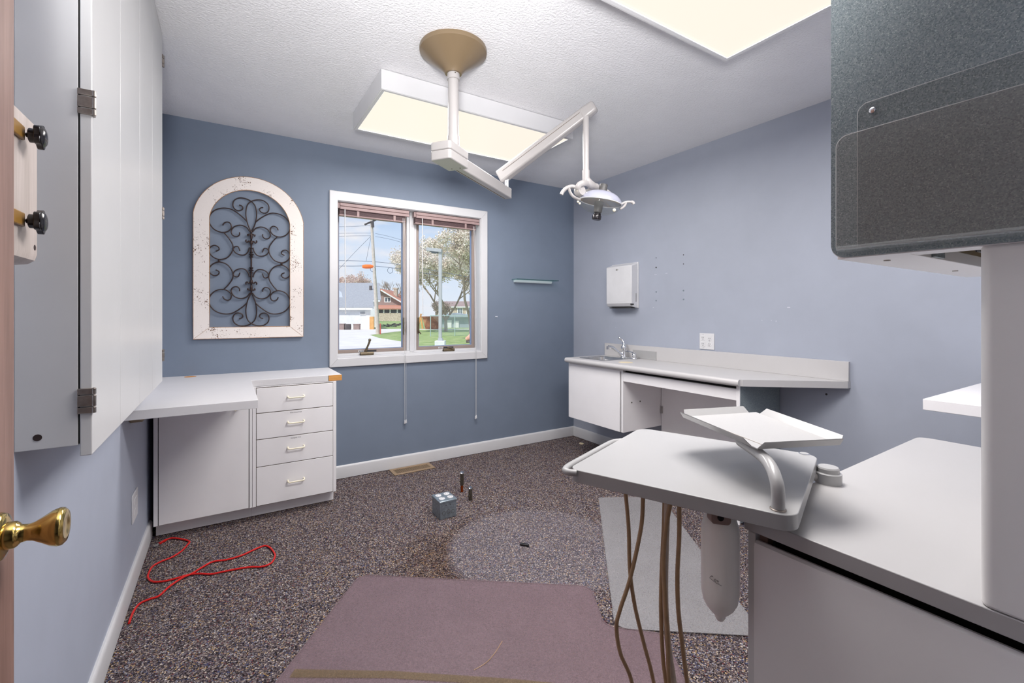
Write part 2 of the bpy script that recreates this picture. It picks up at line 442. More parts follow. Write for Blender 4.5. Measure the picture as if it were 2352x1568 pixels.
# marks on the walls
for i, (y, z) in enumerate(((2.472,1.661),(2.472,1.584),(2.214,1.657),(2.214,1.588),(2.472,1.388),(2.472,1.318),(2.214,1.387),(2.214,1.321))):
    MB().cyl((XR+.002, y, z), (XR-.0025, y, z), .0035 if i in (0, 2, 3) else .0055, n=10).build('screw_anchor', 'galvanised' if i > 3 else 'plug_hole', wr)
s = MB()
for (y, z, l, a) in ((2.478, 1.527, .024, .2), (2.37, 1.53, .02, .1), (2.50, 1.262, .012, .3), (1.455, 1.25, .018, .8), (2.92, 1.09, .008, 0), (1.62, 1.17, .006, 0), (1.53, 1.165, .008, .5), (1.56, 1.17, .005, 0)):
    s.box((XR-.0006, y-l/2, z-.002), (XR, y+l/2, z+.003*a+.001))
s.build('paint_scuff', 'scuff', wr, smooth=False)
MB().cyl((XR+.002, 1.248, .748), (XR-.001, 1.248, .748), .006, n=10).build('screw_hole', 'plug_hole', wr)
MB().box((2.022, YB-.004, 1.181), (2.046, YB, 1.190)).build('wall_anchor', 'scuff', wb, bevel=.001)

# baseboards: flat board with eased top
def board(name, a, b, nrm, h=.092, t=.014):
    a, b = Vector(a), Vector(b); nv = Vector(nrm)
    prof = [(0, 0), (t, 0), (t, h-.014), (t*.75, h-.004), (t*.45, h), (0, h)]
    o = MB().extr([a+nv*p[0]+Vector((0, 0, p[1])) for p in prof], b-a).build(name, 'trim_white'); return struct(o)
board('baseboard_back', (.592, YB, .004), (XR, YB, .004), (0, -1, 0))
board('baseboard_right', (XR, YB-.014, .004), (XR, .10, .004), (-1, 0, 0))
board('baseboard_left', (XL, 1.02, .004), (XL, 3.12, .004), (1, 0, 0))

# ------------------------------------------------------------------ window
win = thing('window_1', None, None, (1.28, YB, .82), kind='structure')
def rect(x0, x1, z0, z1, y): return [(x0, y, z0), (x1, y, z0), (x1, y, z1), (x0, y, z1)]
cs = MB()
prof_in, prof_out = (.688, 1.874, .884, 2.041), (.630, 1.937, .821, 2.109)
cs.ring(rect(prof_out[0], prof_out[1], prof_out[2], prof_out[3], YB), rect(prof_in[0], prof_in[1], prof_in[2], prof_in[3], YB), (0, -.017, 0))
cs.build('window_casing', 'trim_white', win, bevel=.004)
for nm, z in (('casing_miter', 0),):
    for (x0, z0, x1, z1) in ((.632, .823, .687, .883), (1.935, .823, 1.876, .883), (1.935, 2.107, 1.876, 2.043)):
        MB().tube([(x0, YB-.0172, z0), (x1, YB-.0172, z1)], .0008, 6).build('miter_joint', 'steel', win)
jb = MB()
jb.box((.668, YB, .866), (.690, YB+.15, 2.058)).box((1.870, YB, .866), (1.892, YB+.15, 2.058)).box((.690, YB, 2.037), (1.870, YB+.15, 2.058))
jb.box((.690, YB, .866), (1.870, YB+.15, .893)); jb.box((.690, YB+.075, .893), (1.870, YB+.15, .911))
jb.build('window_jamb', 'trim_white', win, bevel=.0015)
MB().box((1.241, YB+.085, .911), (1.323, YB+.15, 2.037)).box((1.262, YB+.072, .905), (1.302, YB+.085, 2.037)).build('mullion', 'trim_white', win, bevel=.003)
GY = YB+.128
for (x0, x1, lab) in ((.690, 1.241, 'left sash of bronze metal'), (1.323, 1.868, 'right sash of bronze metal')):
    f = .026; z0, z1 = .911, 2.037
    sa = MB().ring(rect(x0, x1, z0, z1, YB+.101), rect(x0+f, x1-f, z0+f, z1-f, YB+.101), (0, .042, 0)).build('sash', 'sash_bronze', win, bevel=.003)
    sa['label'] = lab
    MB().ring(rect(x0+f-.001, x1-f+.001, z0+f-.001, z1-f+.001, YB+.112), rect(x0+f+.006, x1-f-.006, z0+f+.004, z1-f-.004, YB+.112), (0, .02, 0)).build('gasket', 'sash_gasket', sa, smooth=False)
    MB().box((x0+f, GY, z0+f), (x1-f, GY+.004, z1-f)).build('pane', 'window_glass', sa, smooth=False)
    sx = x0+.17 if x0 < 1 else x0+.20
    MB().box((sx, YB+.1000, z0+.005), (sx+.04, YB+.1012, z0+.018)).build('maker_label', 'trim_white', sa, smooth=False)
    q = MB()
    q.box((sx+.05, YB+.1000, z0+.004), (sx+.14, YB+.1012, z0+.018))
    for k in range(3): q.box((sx+.006+k*.011, YB+.0996, z0+.009), (sx+.014+k*.011, YB+.1006, z0+.014))
    q.build('printed_strip', 'print_ink', sa, smooth=False)
# crank operators on the sill
def operator(x, up):
    y = YB+.058
    b_ = MB(); b_.tube([(x-.05, y, .905), (x+.05, y, .905)], .0145, 14).box((x-.05, y-.006, .893), (x+.05, y+.018, .906))
    b_ = b_.build('crank_operator', 'bronze_metal', win, bevel=.001)
    if up: MB().tube(smooth_path([(x-.012, y, .912), (x-.004, y-.012, .945), (x+.010, y-.02, .985), (x+.016, y-.022, 1.006)], 5), [.010]*6+[.0075]*5+[.008]*4+[.010], 10).ball((x+.016, y-.022, 1.010), .011).build('crank_handle', 'bronze_metal', b_)
    else: MB().cyl((x-.01, y-.004, .913), (x-.01, y-.01, .930), .009).tube([(x-.01, y-.012, .926), (x+.03, y-.016, .916)], .006, 8).build('crank_handle', 'bronze_metal', b_)
operator(.915, True); operator(1.60, False)
for (x, l) in ((1.222, 1), (1.345, -1)):
    MB().tube(smooth_path([(x, YB+.098, 1.165), (x, YB+.088, 1.12), (x+.003*l, YB+.082, 1.075), (x-.010*l, YB+.066, 1.045)], 5), .006, 8, flat=.7).box((x-.008, YB+.095, 1.05), (x+.008, YB+.103, 1.18)).build('sash_lock', 'bronze_metal', win)

# raised mini blinds, one over each sash
def blind(x0, x1, cordx, zt, wandx, tassels, label):
    b_ = thing('window_blind', label, 'blind', ((x0+x1)/2, YB+.035, 2.037), 'raised blinds in the two window halves')
    y0, y1 = YB+.006, YB+.016
    v = MB().box((x0+.008, y0, 1.984), (x1, y1, 2.006)).box((x0+.008, y0+.003, 2.009), (x1, y1, 2.033))
    v.build('valance', 'mauve_vinyl', b_, bevel=.003)
    MB().box((x0-.006, y1+.002, 1.992), (x1-.004, y1+.045, 2.035)).build('headrail', 'mauve_vinyl', b_, bevel=.002)
    st = MB()
    for k in range(7): st.box((x0+.006, y1+.004, 1.951+k*.0055), (x1-.03, y1+.05, 1.9545+k*.0055))
    st.build('slat_stack', 'mauve_shadow', b_, smooth=False)
    MB().tube([(x0+.004, y1+.006, 1.944), (x1-.03, y1+.006, 1.944)], .006, 10).box((x0+.004, y1+.006, 1.940), (x1-.03, y1+.05, 1.948)).build('bottom_rail', 'mauve_vinyl', b_, bevel=.001)
    for fx in (.26, .78):
        xx = x0+(x1-x0)*fx
        MB().box((xx-.009, y1-.002, 1.938), (xx+.009, y1+.004, 1.984)).build('ladder_clip', 'mauve_vinyl', b_, bevel=.001)
    w = MB().cyl((wandx, y1-.008, 1.985), (wandx+.004, y1-.010, 1.215), .0042, n=6); w.ball((wandx+.004, y1-.010, 1.212), .006)
    w.build('tilt_wand', 'cord_clear', b_)
    for k, (dx, zt_) in enumerate(tassels):
        cx = cordx+dx
        cd = MB().tube(smooth_path([(cx, y0+.012, 1.97), (cx, YB-.008, 1.7), (cx, YB-.024, .9), (cx, YB-.026, .80), (cx+.002, YB-.022, zt_+.03)], 6), .0016, 6).build('pull_cord', 'cord_clear', b_)
        MB().lathe([(.002, .03), (.004, .024), (.0065, .004), (.005, 0), (0, 0)], (cx+.002, YB-.022, zt_), n=10).build('tassel', 'device_white', cd)
blind(.700, 1.236, 1.186, .336, .742, ((0, .345), (.011, .350)), 'left raised mauve blind with its long double pull cord')
blind(1.285, 1.868, 1.812, .31, 1.345, ((0, .305), (.009, .31)), 'right raised mauve blind above the blossoming tree')

# ------------------------------------------------------------------ wooden entrance door (open against the left wall)
dr = thing('door_1', None, None, (-.29, .6, 0), kind='structure')
MB().box((-.311, .17, .012), (-.276, .997, 2.05)).build('door_leaf', 'door_wood', dr, bevel=.002)
kn = MB(); ko = (-.276, .929, .895)
kn.lathe([(.0, 0), (.033, 0), (.034, .003), (.031, .009), (.024, .011), (.019, .0115), (.0185, .020), (.016, .023), (.0125, .026), (.0115, .033), (.013, .039), (.019, .049), (.0248, .058), (.0272, .065), (.0265, .070), (.0225, .0735), (.016, .0735), (.011, .0722), (0, .0725)], ko, (1, 0, 0), 48)
kn.build('door_knob', 'brass', dr, ang=50)
lt = MB().box((-.3, .9968, .86), (-.287, .9985, .93)).build('latch_plate', 'brass', dr, bevel=.001)
struct(MB().box((XL, .02, 0), (XL+.045, .165, 2.10)).build('trim_1', 'trim_white', bevel=.003))

# board with two star knobs on the wall beside the cabinet
kb = thing('knob_board', 'pale wooden wall board with two black star knobs beside the door', 'board', (XL, 1.1, 1.30))
bd = MB(); pr_ = [(XL, 1.30), (-.335, 1.30), (-.312, 1.303), (-.303, 1.310), (-.300, 1.321), (-.300, 1.560), (XL, 1.560)]
bd.extr([(p[0], .90, p[1]) for p in pr_], (0, .292, 0)).build('backing_board', 'board_wood', kb, bevel=.002)
for z in (1.521, 1.372):
    MB().box((-.3005, 1.060, z-.011), (-.2945, 1.112, z+.013)).build('mounting_block', 'amber_block', kb, bevel=.002)
    k_ = MB().cyl((-.2945, 1.113, z), (-.288, 1.113, z), .004, n=12)
    k_.cyl((-.290, 1.113, z), (-.2795, 1.113, z), .0125, .012, n=24)
    star = [(( .0195+.0025*cos(5*a))*cos(a), (.0195+.0025*cos(5*a))*sin(a)) for a in [2*pi*i/60 for i in range(60)]]
    k_.extr([(-.281, 1.113+p[0], z+p[1]) for p in star], (.0085, 0, 0))
    k_.lathe([(.0185, 0), (.014, .003), (.007, .0045), (0, .005)], (-.2725, 1.113, z), (1, 0, 0), 30)
    k_.build('star_knob', 'black_plastic', kb, bevel=.001)
for z in (1.333, 1.535):
    MB().cyl((-.3005, 1.178, z), (-.2995, 1.178, z), .0052, n=14).build('screw_hole', 'iron_brown', kb)

# ------------------------------------------------------------------ tall shallow wall cabinet on the left wall
wc = thing('wall_cabinet', 'tall shallow white wall cabinet reaching the ceiling', 'cabinet', (XL, 1.9, .937))
MB().box((XL, 1.280, .9375), (-.262, 2.512, ZC)).build('carcass', 'cabinet_side', wc, bevel=.001)
MB().cyl((-.322, 1.2805, .962), (-.322, 1.2793, .962), .0068, n=18).build('screw', 'iron_brown', wc)
MB().box((-.2625, 1.283, .94), (-.2595, 2.510, 2.43)).build('shadow_gap', 'dark_gap', wc, smooth=False)
seams = (1.279, 1.579, 1.90, 2.197, 2.515)
for a, b_ in zip(seams, seams[1:]):
    d_ = MB().box((-.2592, a+.0008, .914), (-.240, b_-.0008, 2.435)).build('door', 'cabinet_white', wc, bevel=.0022, seg=3)
    if a == seams[0] or b_ == seams[-1]:
        near = a == seams[0]; yy = a if near else b_; sg = -1 if near else 1
        for z in (1.029, 1.654, 2.325):
            h = MB()
            for z0, z1 in ((z-.026, z-.0135), (z-.0115, z+.0115), (z+.0135, z+.026)):
                h.box((-.2625, yy+sg*.004, z0), (-.236, yy-sg*.012, z1)); h.cyl((-.2365, yy+sg*.0015, z0), (-.2365, yy+sg*.0015, z1), .0038, n=12)
            h.build('hinge', 'pewter', d_, bevel=.0008)

# outlet plate low on the left wall
op = thing('wall_outlet', 'white outlet plate low on the left wall beside the desk', 'outlet', (XL, 2.645, .345))
MB().box((XL, 2.580, .283), (XL+.006, 2.712, .408)).build('cover_plate', 'device_white', op, bevel=.002)
for z in (.322, .368):
    MB().box((XL+.005, 2.615, z-.014), (XL+.008, 2.677, z+.014)).build('receptacle', 'device_white', op, bevel=.003)

# ------------------------------------------------------------------ left desk: L-shaped top, base cabinet, drawer unit
DZ = .822
dk = thing('desk_countertop', 'white L-shaped desk top under the arched wall decor', 'countertop', (.1, 3.1, DZ-.038))
poly = [(XL+.001, 2.350), (.121, 2.350), (.121, 3.052), (.626, 3.052), (.626, YB-.001), (XL+.001, YB-.001)]
MB().prism(poly, DZ-.038, DZ).build('top', 'desk_white', dk, bevel=.0012)
MB().box((.548, 3.0505, DZ-.037), (.627, 3.0535, DZ-.0015)).build('bare_edge', 'raw_oak', dk, smooth=False)['label'] = 'raw wood edge where the white strip is gone'
MB().box((.5455, 3.0508, DZ-.0375), (.5475, 3.053, DZ-.001)).build('edge_seam', 'shadow_interior', dk, smooth=False)
MB().lathe([(0, .0004), (.026, .0004), (.030, .0012), (.032, 0)], (-.19, 3.435, DZ), n=28).build('grommet_hole', 'raw_oak', dk)
MB().extr([(XL+.001, 2.43, DZ-.038), (XL+.001, 2.66, DZ-.038), (XL+.001, 2.66, DZ-.085), (XL+.001, 2.55, DZ-.085)], (.042, 0, 0)).build('support_cleat', 'dark_ply', dk, bevel=.002)

FY = 3.040
bc = thing('base_cabinet', 'white base cabinet with one wide door under the desk top', 'cabinet', (-.1, 3.2, 0))
MB().box((-.328, FY+.004, .084), (.1255, YB-.02, DZ-.039)).build('carcass', 'white_laminate', bc, bevel=.001)
MB().box((-.3255, 3.117, .004), (.1255, 3.14, .084)).build('toe_kick', 'white_laminate', bc, bevel=.001)
MB().box((-.328, FY-.0005, .084), (-.3095, FY+.010, DZ-.039)).build('face_stile', 'white_laminate', bc, bevel=.0008)
MB().box((.112, FY-.0005, .084), (.1255, FY+.010, DZ-.039)).build('face_stile', 'white_laminate', bc, bevel=.0008)
bdoor = MB().box((-.3062, FY-.002, .086), (.108, FY+.004, .775)).build('door', 'white_laminate', bc, bevel=.0012)
MB().box((-.3095, FY+.0025, .085), (.112, FY+.0042, DZ-.039)).build('shadow_gap', 'dark_gap', bc, smooth=False)
MB().tube([(.06, FY-.004, .668), (.048, FY-.022, .668), (.04, FY-.022, .66)], .005, 8).build('door_pull', 'ivory', bdoor)

du = thing('drawer_unit', 'white four drawer cabinet with cream pulls beside the window', 'cabinet', (.36, 3.2, 0))
MB().box((.127, FY+.004, .082), (.590, YB-.02, DZ-.039)).build('carcass', 'white_laminate', du, bevel=.001)
MB().box((.1265, 3.117, .004), (.588, 3.14, .082)).build('toe_kick', 'white_laminate', du, bevel=.001)
MB().box((.127, FY-.0005, .083), (.1450, FY+.010, DZ-.039)).build('face_stile', 'white_laminate', du, bevel=.0008)
MB().box((.572, FY-.0005, .083), (.5905, FY+.010, DZ-.039)).build('face_stile', 'white_laminate', du, bevel=.0008)
MB().box((.145, FY+.002, .776), (.572, FY+.012, DZ-.039)).build('top_rail', 'white_laminate', du, bevel=.0008)
MB().box((.1445, FY+.002, .084), (.5725, FY+.0042, .779)).build('shadow_gap', 'shadow_interior', du, smooth=False)
dz = (.085, .3128, .4735, .6275, .7765)
for i in range(4):
    z0, z1 = dz[i]+.0022, dz[i+1]-.0022
    d_ = MB().box((.1475, FY-.002, z0), (.5700, FY+.004, z1)).build('drawer', 'white_laminate', du, bevel=.0012)
    hz = (.200, .400, .5545, .7065)[i]
    MB().tube(smooth_path([(.313, FY-.001, hz+.006), (.313, FY-.020, hz+.004), (.320, FY-.028, hz), (.356, FY-.028, hz), (.394, FY-.028, hz), (.401, FY-.020, hz+.004), (.401, FY-.001, hz+.006)], 5), .0044, 10).build('pull', 'ivory', d_)
    if i in (1, 2):
        M = Matrix.Translation((.357, FY-.0022, z1-.0125)) @ Matrix.Rotation(pi/2, 4, 'X')
        text('Radiograph Tools' if i == 1 else 'Ortho Picture Tools', .0078, 'print_ink', 'drawer_lettering', d_, M, .0002)

# ------------------------------------------------------------------ arched wall decor with iron scrollwork
ad_ = thing('arched_wall_decor', 'white distressed arched frame with dark iron scrollwork', 'wall decor', (.139, YB, 1.05))
XC, ZA, RO, RI = .139, 1.797, .320, .2345
def arch(hw, zb, R, y, n=28):
    a0 = math.acos(min(1, hw/R)); pts = []
    for z in [zb+(ZA+R*sin(a0)-zb)*k/6 for k in range(6)]: pts.append((XC+hw, y, z))
    for k in range(n+1):
        a = a0+(pi-2*a0)*k/n; pts.append((XC+R*cos(a), y, ZA+R*sin(a)))
    for z in [ZA+R*sin(a0)+(zb-ZA-R*sin(a0))*k/6 for k in range(1, 7)]: pts.append((XC-hw, y, z))
    return pts
MB().ring(arch(.316, 1.052, RO, YB-.002), arch(.2325, 1.124, RI, YB-.002), (0, -.020, 0)).build('wooden_frame', 'chipped_paint', ad_, bevel=.0012)
ed = MB().tube(arch(.3168, 1.0515, RO+.0008, YB-.020, 40), .0022, 6, closed=True).tube(arch(.2320, 1.1245, RI-.0004, YB-.021, 40), .0020, 6, closed=True)
ed.build('worn_edge', 'frame_edge', ad_)
YS = YB-.014
def zp(x, y):
    """traced point of the iron work -> wall plane"""
    px, py = 420+x/3.823, 390+y/3.823
    d = AX*((px-1176)/1042)+AF; t = YS/d.y; p = d*t
    return Vector((p.x, YS, CAMZ+t*(720.5-py)/1042))
ZM = zp(603, 812).z
curves = [
 [(600,545),(568,470),(553,390),(562,320),(590,283),(640,264),(700,268),(745,300),(757,340),(742,372),(712,380),(682,366),(674,345),(688,332),(706,331)],
 [(560,450),(520,410),(440,352),(370,335),(300,345),(250,380),(228,430),(240,480),(280,525),(340,548),(395,540),(425,510),(420,475),(395,458),(365,465),(350,488)],
 [(590,545),(560,505),(505,485),(450,500),(425,540),(440,575),(475,585),(497,570),(498,548)],
 [(360,550),(400,595),(435,650),(440,695),(420,740),(380,775),(315,785),(260,760),(230,715),(240,680),(275,662),(310,675),(318,700),(288,714)],
 [(585,680),(575,715),(545,745),(500,745),(460,725),(443,695),(455,675),(485,675),(502,712)]]
for cu in curves:
    base = [zp(*p) for p in cu]
    for mx_ in (1, -1):
        for mz in (1, -1):
            pts = [Vector((XC+mx_*(p.x-XC), YS+(.004 if mx_ < 0 and cu is curves[0] else 0), ZM+mz*(p.z-ZM))) for p in base]
            MB().tube(smooth_path(pts, 6), .0037, 8).build('iron_scroll', 'iron_brown', ad_)
rd = MB().cyl((XC, YS, zp(600, 545).z), (XC, YS, 2*ZM-zp(600, 545).z), .0052, n=12)
for s_ in (1, -1):
    zz = lambda y: ZM+s_*(zp(603, y).z-ZM)
    for y, r in ((722, .012), (742, .016), (765, .013), (755, .010), (688, .009)): rd.lathe([(0, -.004), (r*.8, -.003), (r, 0), (r*.8, .003), (0, .004)], (XC, YS, zz(y)), n=16)
    rd.lathe([(0, -.018), (.008, -.010), (.0115, 0), (.008, .012), (0, .020)], (XC, YS-.004, zz(640)), n=16)
    for dx in (1, -1):
        e = MB()
        rd.tube(smooth_path([(XC, YS-.004, zz(660)), (XC+dx*.012, YS-.006, zz(628)), (XC+dx*.024, YS-.005, zz(640)), (XC+dx*.032, YS-.004, zz(628)), (XC+dx*.028, YS-.004, zz(617))], 5), .0045, 8)
        rd.tube(smooth_path([(XC, YS-.004, zz(600)), (XC+dx*.010, YS-.006, zz(565)), (XC+dx*.020, YS-.004, zz(582)), (XC+dx*.021, YS-.004, zz(566))], 5), .004, 8)
        e.bm.free()
    rd.lathe([(0, -.03), (.006, -.015), (.009, 0), (.006, .018), (0, .03)], (XC, YS-.005, zz(585)), n=14)
rd.build('center_stem', 'iron_brown', ad_)
for sx in (1, -1):
    MB().ball((XC+sx*(zp(318, 803).x-XC), YS, ZM), .0075).build('ball_joint', 'iron_brown', ad_)
    MB().tube([(XC+sx*.314, YB-.0225, 1.054), (XC+sx*.234, YB-.0225, 1.122)], .0008, 6).build('miter_joint', 'frame_edge', ad_)

# ------------------------------------------------------------------ back-wall glass shelf
gs = thing('glass_shelf', 'small glass shelf with metal bracket on the dark blue wall', 'shelf', (2.4, YB, 1.49))
MB().extr([(2.215, YB, 1.497), (2.215, YB-.028, 1.497), (2.215, YB-.035, 1.512), (2.215, YB-.035, 1.520), (2.215, YB, 1.520)], (.415, 0, 0)).build('bracket', 'bracket_grey', gs, bevel=.002)
MB().prism(fillet([(2.195, YB-.001), (2.195, YB-.085), (2.675, YB-.085), (2.675, YB-.001)], [0, .02, .02, 0]), 1.521, 1.527).build('glass_plate', 'shelf_glass', gs, bevel=.001)

# ------------------------------------------------------------------ right wall: towel dispenser, outlet
td = thing('paper_towel_dispenser', 'white metal paper towel dispenser on the pale blue wall', 'dispenser', (XR, 2.8, 1.26))
y0, y1, xf = 2.655, 2.950, 2.838
pf = [(XR, 1.262), (XR, 1.642), (XR-.012, 1.642), (xf, 1.616), (xf, 1.300), (xf+.02, 1.272), (XR-.02, 1.262)]
MB().extr([(p[0], y0, p[1]) for p in pf], (0, y1-y0, 0)).build('cover', 'device_white', td, bevel=.008, seg=3)
MB().box((XR-.012, y0-.004, 1.260), (XR, y1+.004, 1.645)).build('back_plate', 'device_white', td, bevel=.002)
MB().extr([(xf+.004, y0+.045, 1.318), (xf-.0025, y0+.062, 1.318), (xf-.0025, y1-.062, 1.318), (xf+.004, y1-.045, 1.318)], (.028, 0, -.046)).build('finger_scoop', 'device_white', td, bevel=.004)
MB().box((xf+.012, y0+.02, 1.259), (XR-.015, y1-.03, 1.266)).build('towel_slot', 'plug_hole', td, bevel=.001)
MB().box((xf+.0, y0-.001, 1.283), (xf+.03, y0+.012, 1.297)).build('notch', 'plug_hole', td, bevel=.002)
MB().box((XR-.034, y0-.0012, 1.312), (XR-.029, y0, 1.383)).build('level_slot', 'pewter', td, smooth=False)
lk = MB().cyl((xf+.002, 2.818, 1.588), (xf-.003, 2.818, 1.588), .006, n=18)
for dy in (-.014, .014): lk.cyl((xf+.002, 2.818+dy, 1.588), (xf-.001, 2.818+dy, 1.588), .0022, n=10)
lk.build('lock', 'dull_metal', td)

oq = thing('quad_outlet', 'white four socket outlet above the sink counter backsplash', 'outlet', (XR, 2.013, .955))
MB().box((XR-.006, 1.955, .9555), (XR, 2.073, 1.0705)).build('cover_plate', 'device_white', oq, bevel=.0022)
for i, (y, z, sq) in enumerate(((2.043, 1.036, 1), (2.043, .991, 1), (1.993, 1.031, 0), (1.993, .991, 0))):
    r_ = MB()
    if sq: r_.box((XR-.0085, y-.017, z-.018), (XR-.004, y+.017, z+.018))
    else: r_.extr([(XR-.0075, y+a, z+b_) for a, b_ in fillet([(-.017, -.014), (.017, -.014), (.017, .014), (-.017, .014)], .012)], (.004, 0, 0))
    r_ = r_.build('receptacle', 'device_white', oq, bevel=.0008)
    xx = XR-.0087 if sq else XR-.0077
    h = MB().box((xx, y+.005, z+.000), (xx+.002, y+.0075, z+.009)).box((xx, y-.0075, z+.000), (xx+.002, y-.005, z+.009)); h.cyl((xx, y, z-.008), (xx+.002, y, z-.008), .003, n=10)
    h.build('socket_slots', 'plug_hole', r_, smooth=False)
for y, z in ((2.043, .965), (2.043, 1.061), (1.993, 1.011)): MB().cyl((XR-.0068, y, z), (XR-.005, y, z), .0025, n=10).build('plate_screw', 'steel', oq)

# ------------------------------------------------------------------ right wall: sink counter
CZ = .838
ct = thing('sink_countertop', 'long white counter with backsplash and angled end on right wall', 'countertop', (2.7, 2.2, CZ-.04))
SX0, SX1, SY0, SY1 = 2.545, 2.800, 2.66, 2.965       # sink cut-out
top = MB()
f0, f1 = 2.462, XR-.001
# front strip, back strip and the pieces either side of the basin, then the angled end
top.box((f0, 1.50, CZ-.038), (SX0, 3.04, CZ)).box((SX1, 1.50, CZ-.038), (f1, 3.04, CZ)).box((SX0, 1.50, CZ-.038), (SX1, SY0, CZ)).box((SX0, SY1, CZ-.038), (SX1, 3.04, CZ))
top.prism([(f0, 1.50), (f0+.01, 1.478), (2.895, 1.130), (f1, 1.128), (f1, 1.50)], CZ-.038, CZ)
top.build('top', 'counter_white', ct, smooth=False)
nose = MB(); pn = [(f0+.001, CZ-.040)]+[(f0-.004-.017*sin(a), CZ-.020-.020*cos(a)) for a in [pi*k/10 for k in range(11)]]+[(f0+.001, CZ)]
nose.extr([(p[0], 1.488, p[1]) for p in pn], (0, 3.04-1.488, 0)).build('rounded_nose', 'counter_white', ct)
MB().box((XR-.020, 1.130, CZ), (XR-.001, 3.04, CZ+.108)).build('backsplash', 'counter_white', ct, bevel=.0015)
MB().box((XR-.024, 2.452, CZ), (XR-.0195, 2.457, CZ+.07)).box((XR-.0215, 2.457, CZ+.004), (XR-.0198, 2.70, CZ+.07)).build('splash_patch', 'white_gloss', ct, smooth=False)
MB().lathe([(0, .0006), (.052, .0006), (.055, 0)], (2.60, 2.49, CZ), n=32).build('ring_stain', 'plastic_stain', ct)

sk = thing('bar_sink', 'small stainless steel sink set in the white counter', 'sink', (2.67, 2.81, CZ))
bs = MB(); o4 = lambda e, z: [(x, y, z) for x, y in fillet([(SX0-e, SY0-e), (SX1+e, SY0-e), (SX1+e, SY1+e), (SX0-e, SY1+e)], .045, 6)]
loops = [o4(.014, CZ+.0005), o4(.012, CZ+.003), o4(.002, CZ+.003), o4(-.003, CZ-.004), o4(-.012, CZ-.11), o4(-.04, CZ-.125)]
vs = [[bs.bm.verts.new(p) for p in L] for L in loops]
for a, b_ in zip(vs, vs[1:]):
    for k in range(len(a)): bs.face([a[k], a[(k+1) % len(a)], b_[(k+1) % len(a)], b_[k]])
bs.face(vs[-1]); bs.build('basin', 'steel', sk)
MB().lathe([(0, 0), (.02, 0), (.024, .002), (.026, 0)], (2.67, 2.81, CZ-.1245), n=24).build('drain', 'chrome', sk)

fc = thing('faucet', 'chrome faucet with low spout and raised lever beside the sink', 'faucet', (2.84, 2.72, CZ))
fb = MB(); fx, fy = 2.845, 2.745
fb.lathe([(0, 0), (.030, 0), (.030, .006), (.026, .010), (0, .010)], (fx, fy, CZ+.001), n=28)
fb.box((fx-.022, fy-.115, CZ+.001), (fx+.022, fy, CZ+.009)); fb.lathe([(0, 0), (.026, 0), (.026, .006), (.022, .009), (0, .009)], (fx, fy-.115, CZ+.001), n=24)
fb = fb.build('base_plate', 'chrome', fc, bevel=.002)
MB().lathe([(.022, .008), (.019, .02), (.016, .05), (.018, .066), (.020, .072), (.0, .078)], (fx, fy, CZ), n=24).build('body', 'chrome', fc)
sp = smooth_path([(fx-.008, fy+.004, CZ+.022), (fx-.045, fy+.024, CZ+.052), (fx-.085, fy+.046, CZ+.088), (fx-.120, fy+.062, CZ+.095)], 6)
MB().tube(sp, [.016]*4+[.0125]*(len(sp)-4), 14).cyl((fx-.122, fy+.063, CZ+.100), (fx-.122, fy+.063, CZ+.074), .0125).build('spout', 'chrome', fc)
hd = MB().lathe([(.019, 0), (.024, .012), (.023, .028), (.016, .04), (0, .043)], (fx, fy, CZ+.068), n=24)
hd.tube(smooth_path([(fx, fy, CZ+.10), (fx+.004, fy+.006, CZ+.13), (fx-.006, fy+.024, CZ+.158), (fx-.016, fy+.032, CZ+.166)], 5), [.012]*5+[.010]*6+[.011]*5, 12); hd.ball((fx-.017, fy+.033, CZ+.167), .0125)
hd.build('lever', 'chrome', fc)
MB().tube([(fx-.004, fy-.02, CZ+.062), (fx-.002, fy-.112, CZ+.052)], .005, 10).lathe([(.018, .008), (.017, .03), (.020, .036), (.017, .044), (.010, .05), (.014, .055), (0, .058)], (fx, fy-.115, CZ), n=20).build('spray_valve', 'chrome', fc)

scb = thing('sink_cabinet', 'white wall hung cabinet below the sink', 'cabinet', (2.7, 2.72, .33))
MB().box((2.500, 2.425, .330), (XR-.002, 3.035, CZ-.128)).build('carcass', 'white_laminate', scb, bevel=.001)
MB().box((2.484, 3.018, .330), (XR-.002, 3.036, CZ-.039)).box((2.484, 2.405, .330), (XR-.002, 2.425, CZ-.039)).box((2.488, 2.425, .78), (2.506, 3.018, CZ-.039)).build('side_panel', 'white_laminate', scb, bevel=.001)
MB().box((2.480, 2.436, .330), (2.499, 3.014, .789)).build('door', 'white_laminate', scb, bevel=.002)
MB().box((2.492, 2.425, .335), (2.4995, 2.436, .78)).build('shadow_gap', 'dark_gap', scb, smooth=False)
for x in (2.575, 2.665): MB().cyl((x, 2.4055, .545), (x, 2.4035, .545), .006, n=12).build('screw_cap', 'dull_metal', scb)

kd = thing('apron_drawer', 'long white apron front between sink cabinet and teal end panel', 'drawer', (2.5, 1.96, .70))
MB().box((2.482, 1.522, .712), (2.500, 2.402, .779)).box((2.500, 1.53, .735), (2.90, 2.395, .745)).build('front', 'white_laminate', kd, bevel=.0015)
MB().box((2.506, 1.522, .760), (2.512, 2.402, CZ-.039)).build('shadow_gap', 'dark_gap', kd, smooth=False)

ap = thing('access_panel', 'white hinged plumbing panel at the back of the knee space', 'panel', (XR, 1.97, .11))
MB().box((XR-.024, 1.525, .105), (XR-.002, 2.400, .734)).build('panel_board', 'white_laminate', ap, bevel=.001)
hg = MB().box((XR-.030, 2.385, .43), (XR-.0235, 2.404, .485)); hg.cyl((XR-.031, 2.40, .43), (XR-.031, 2.40, .485), .005, n=10); hg.build('hinge', 'cream_enamel', ap, bevel=.001)

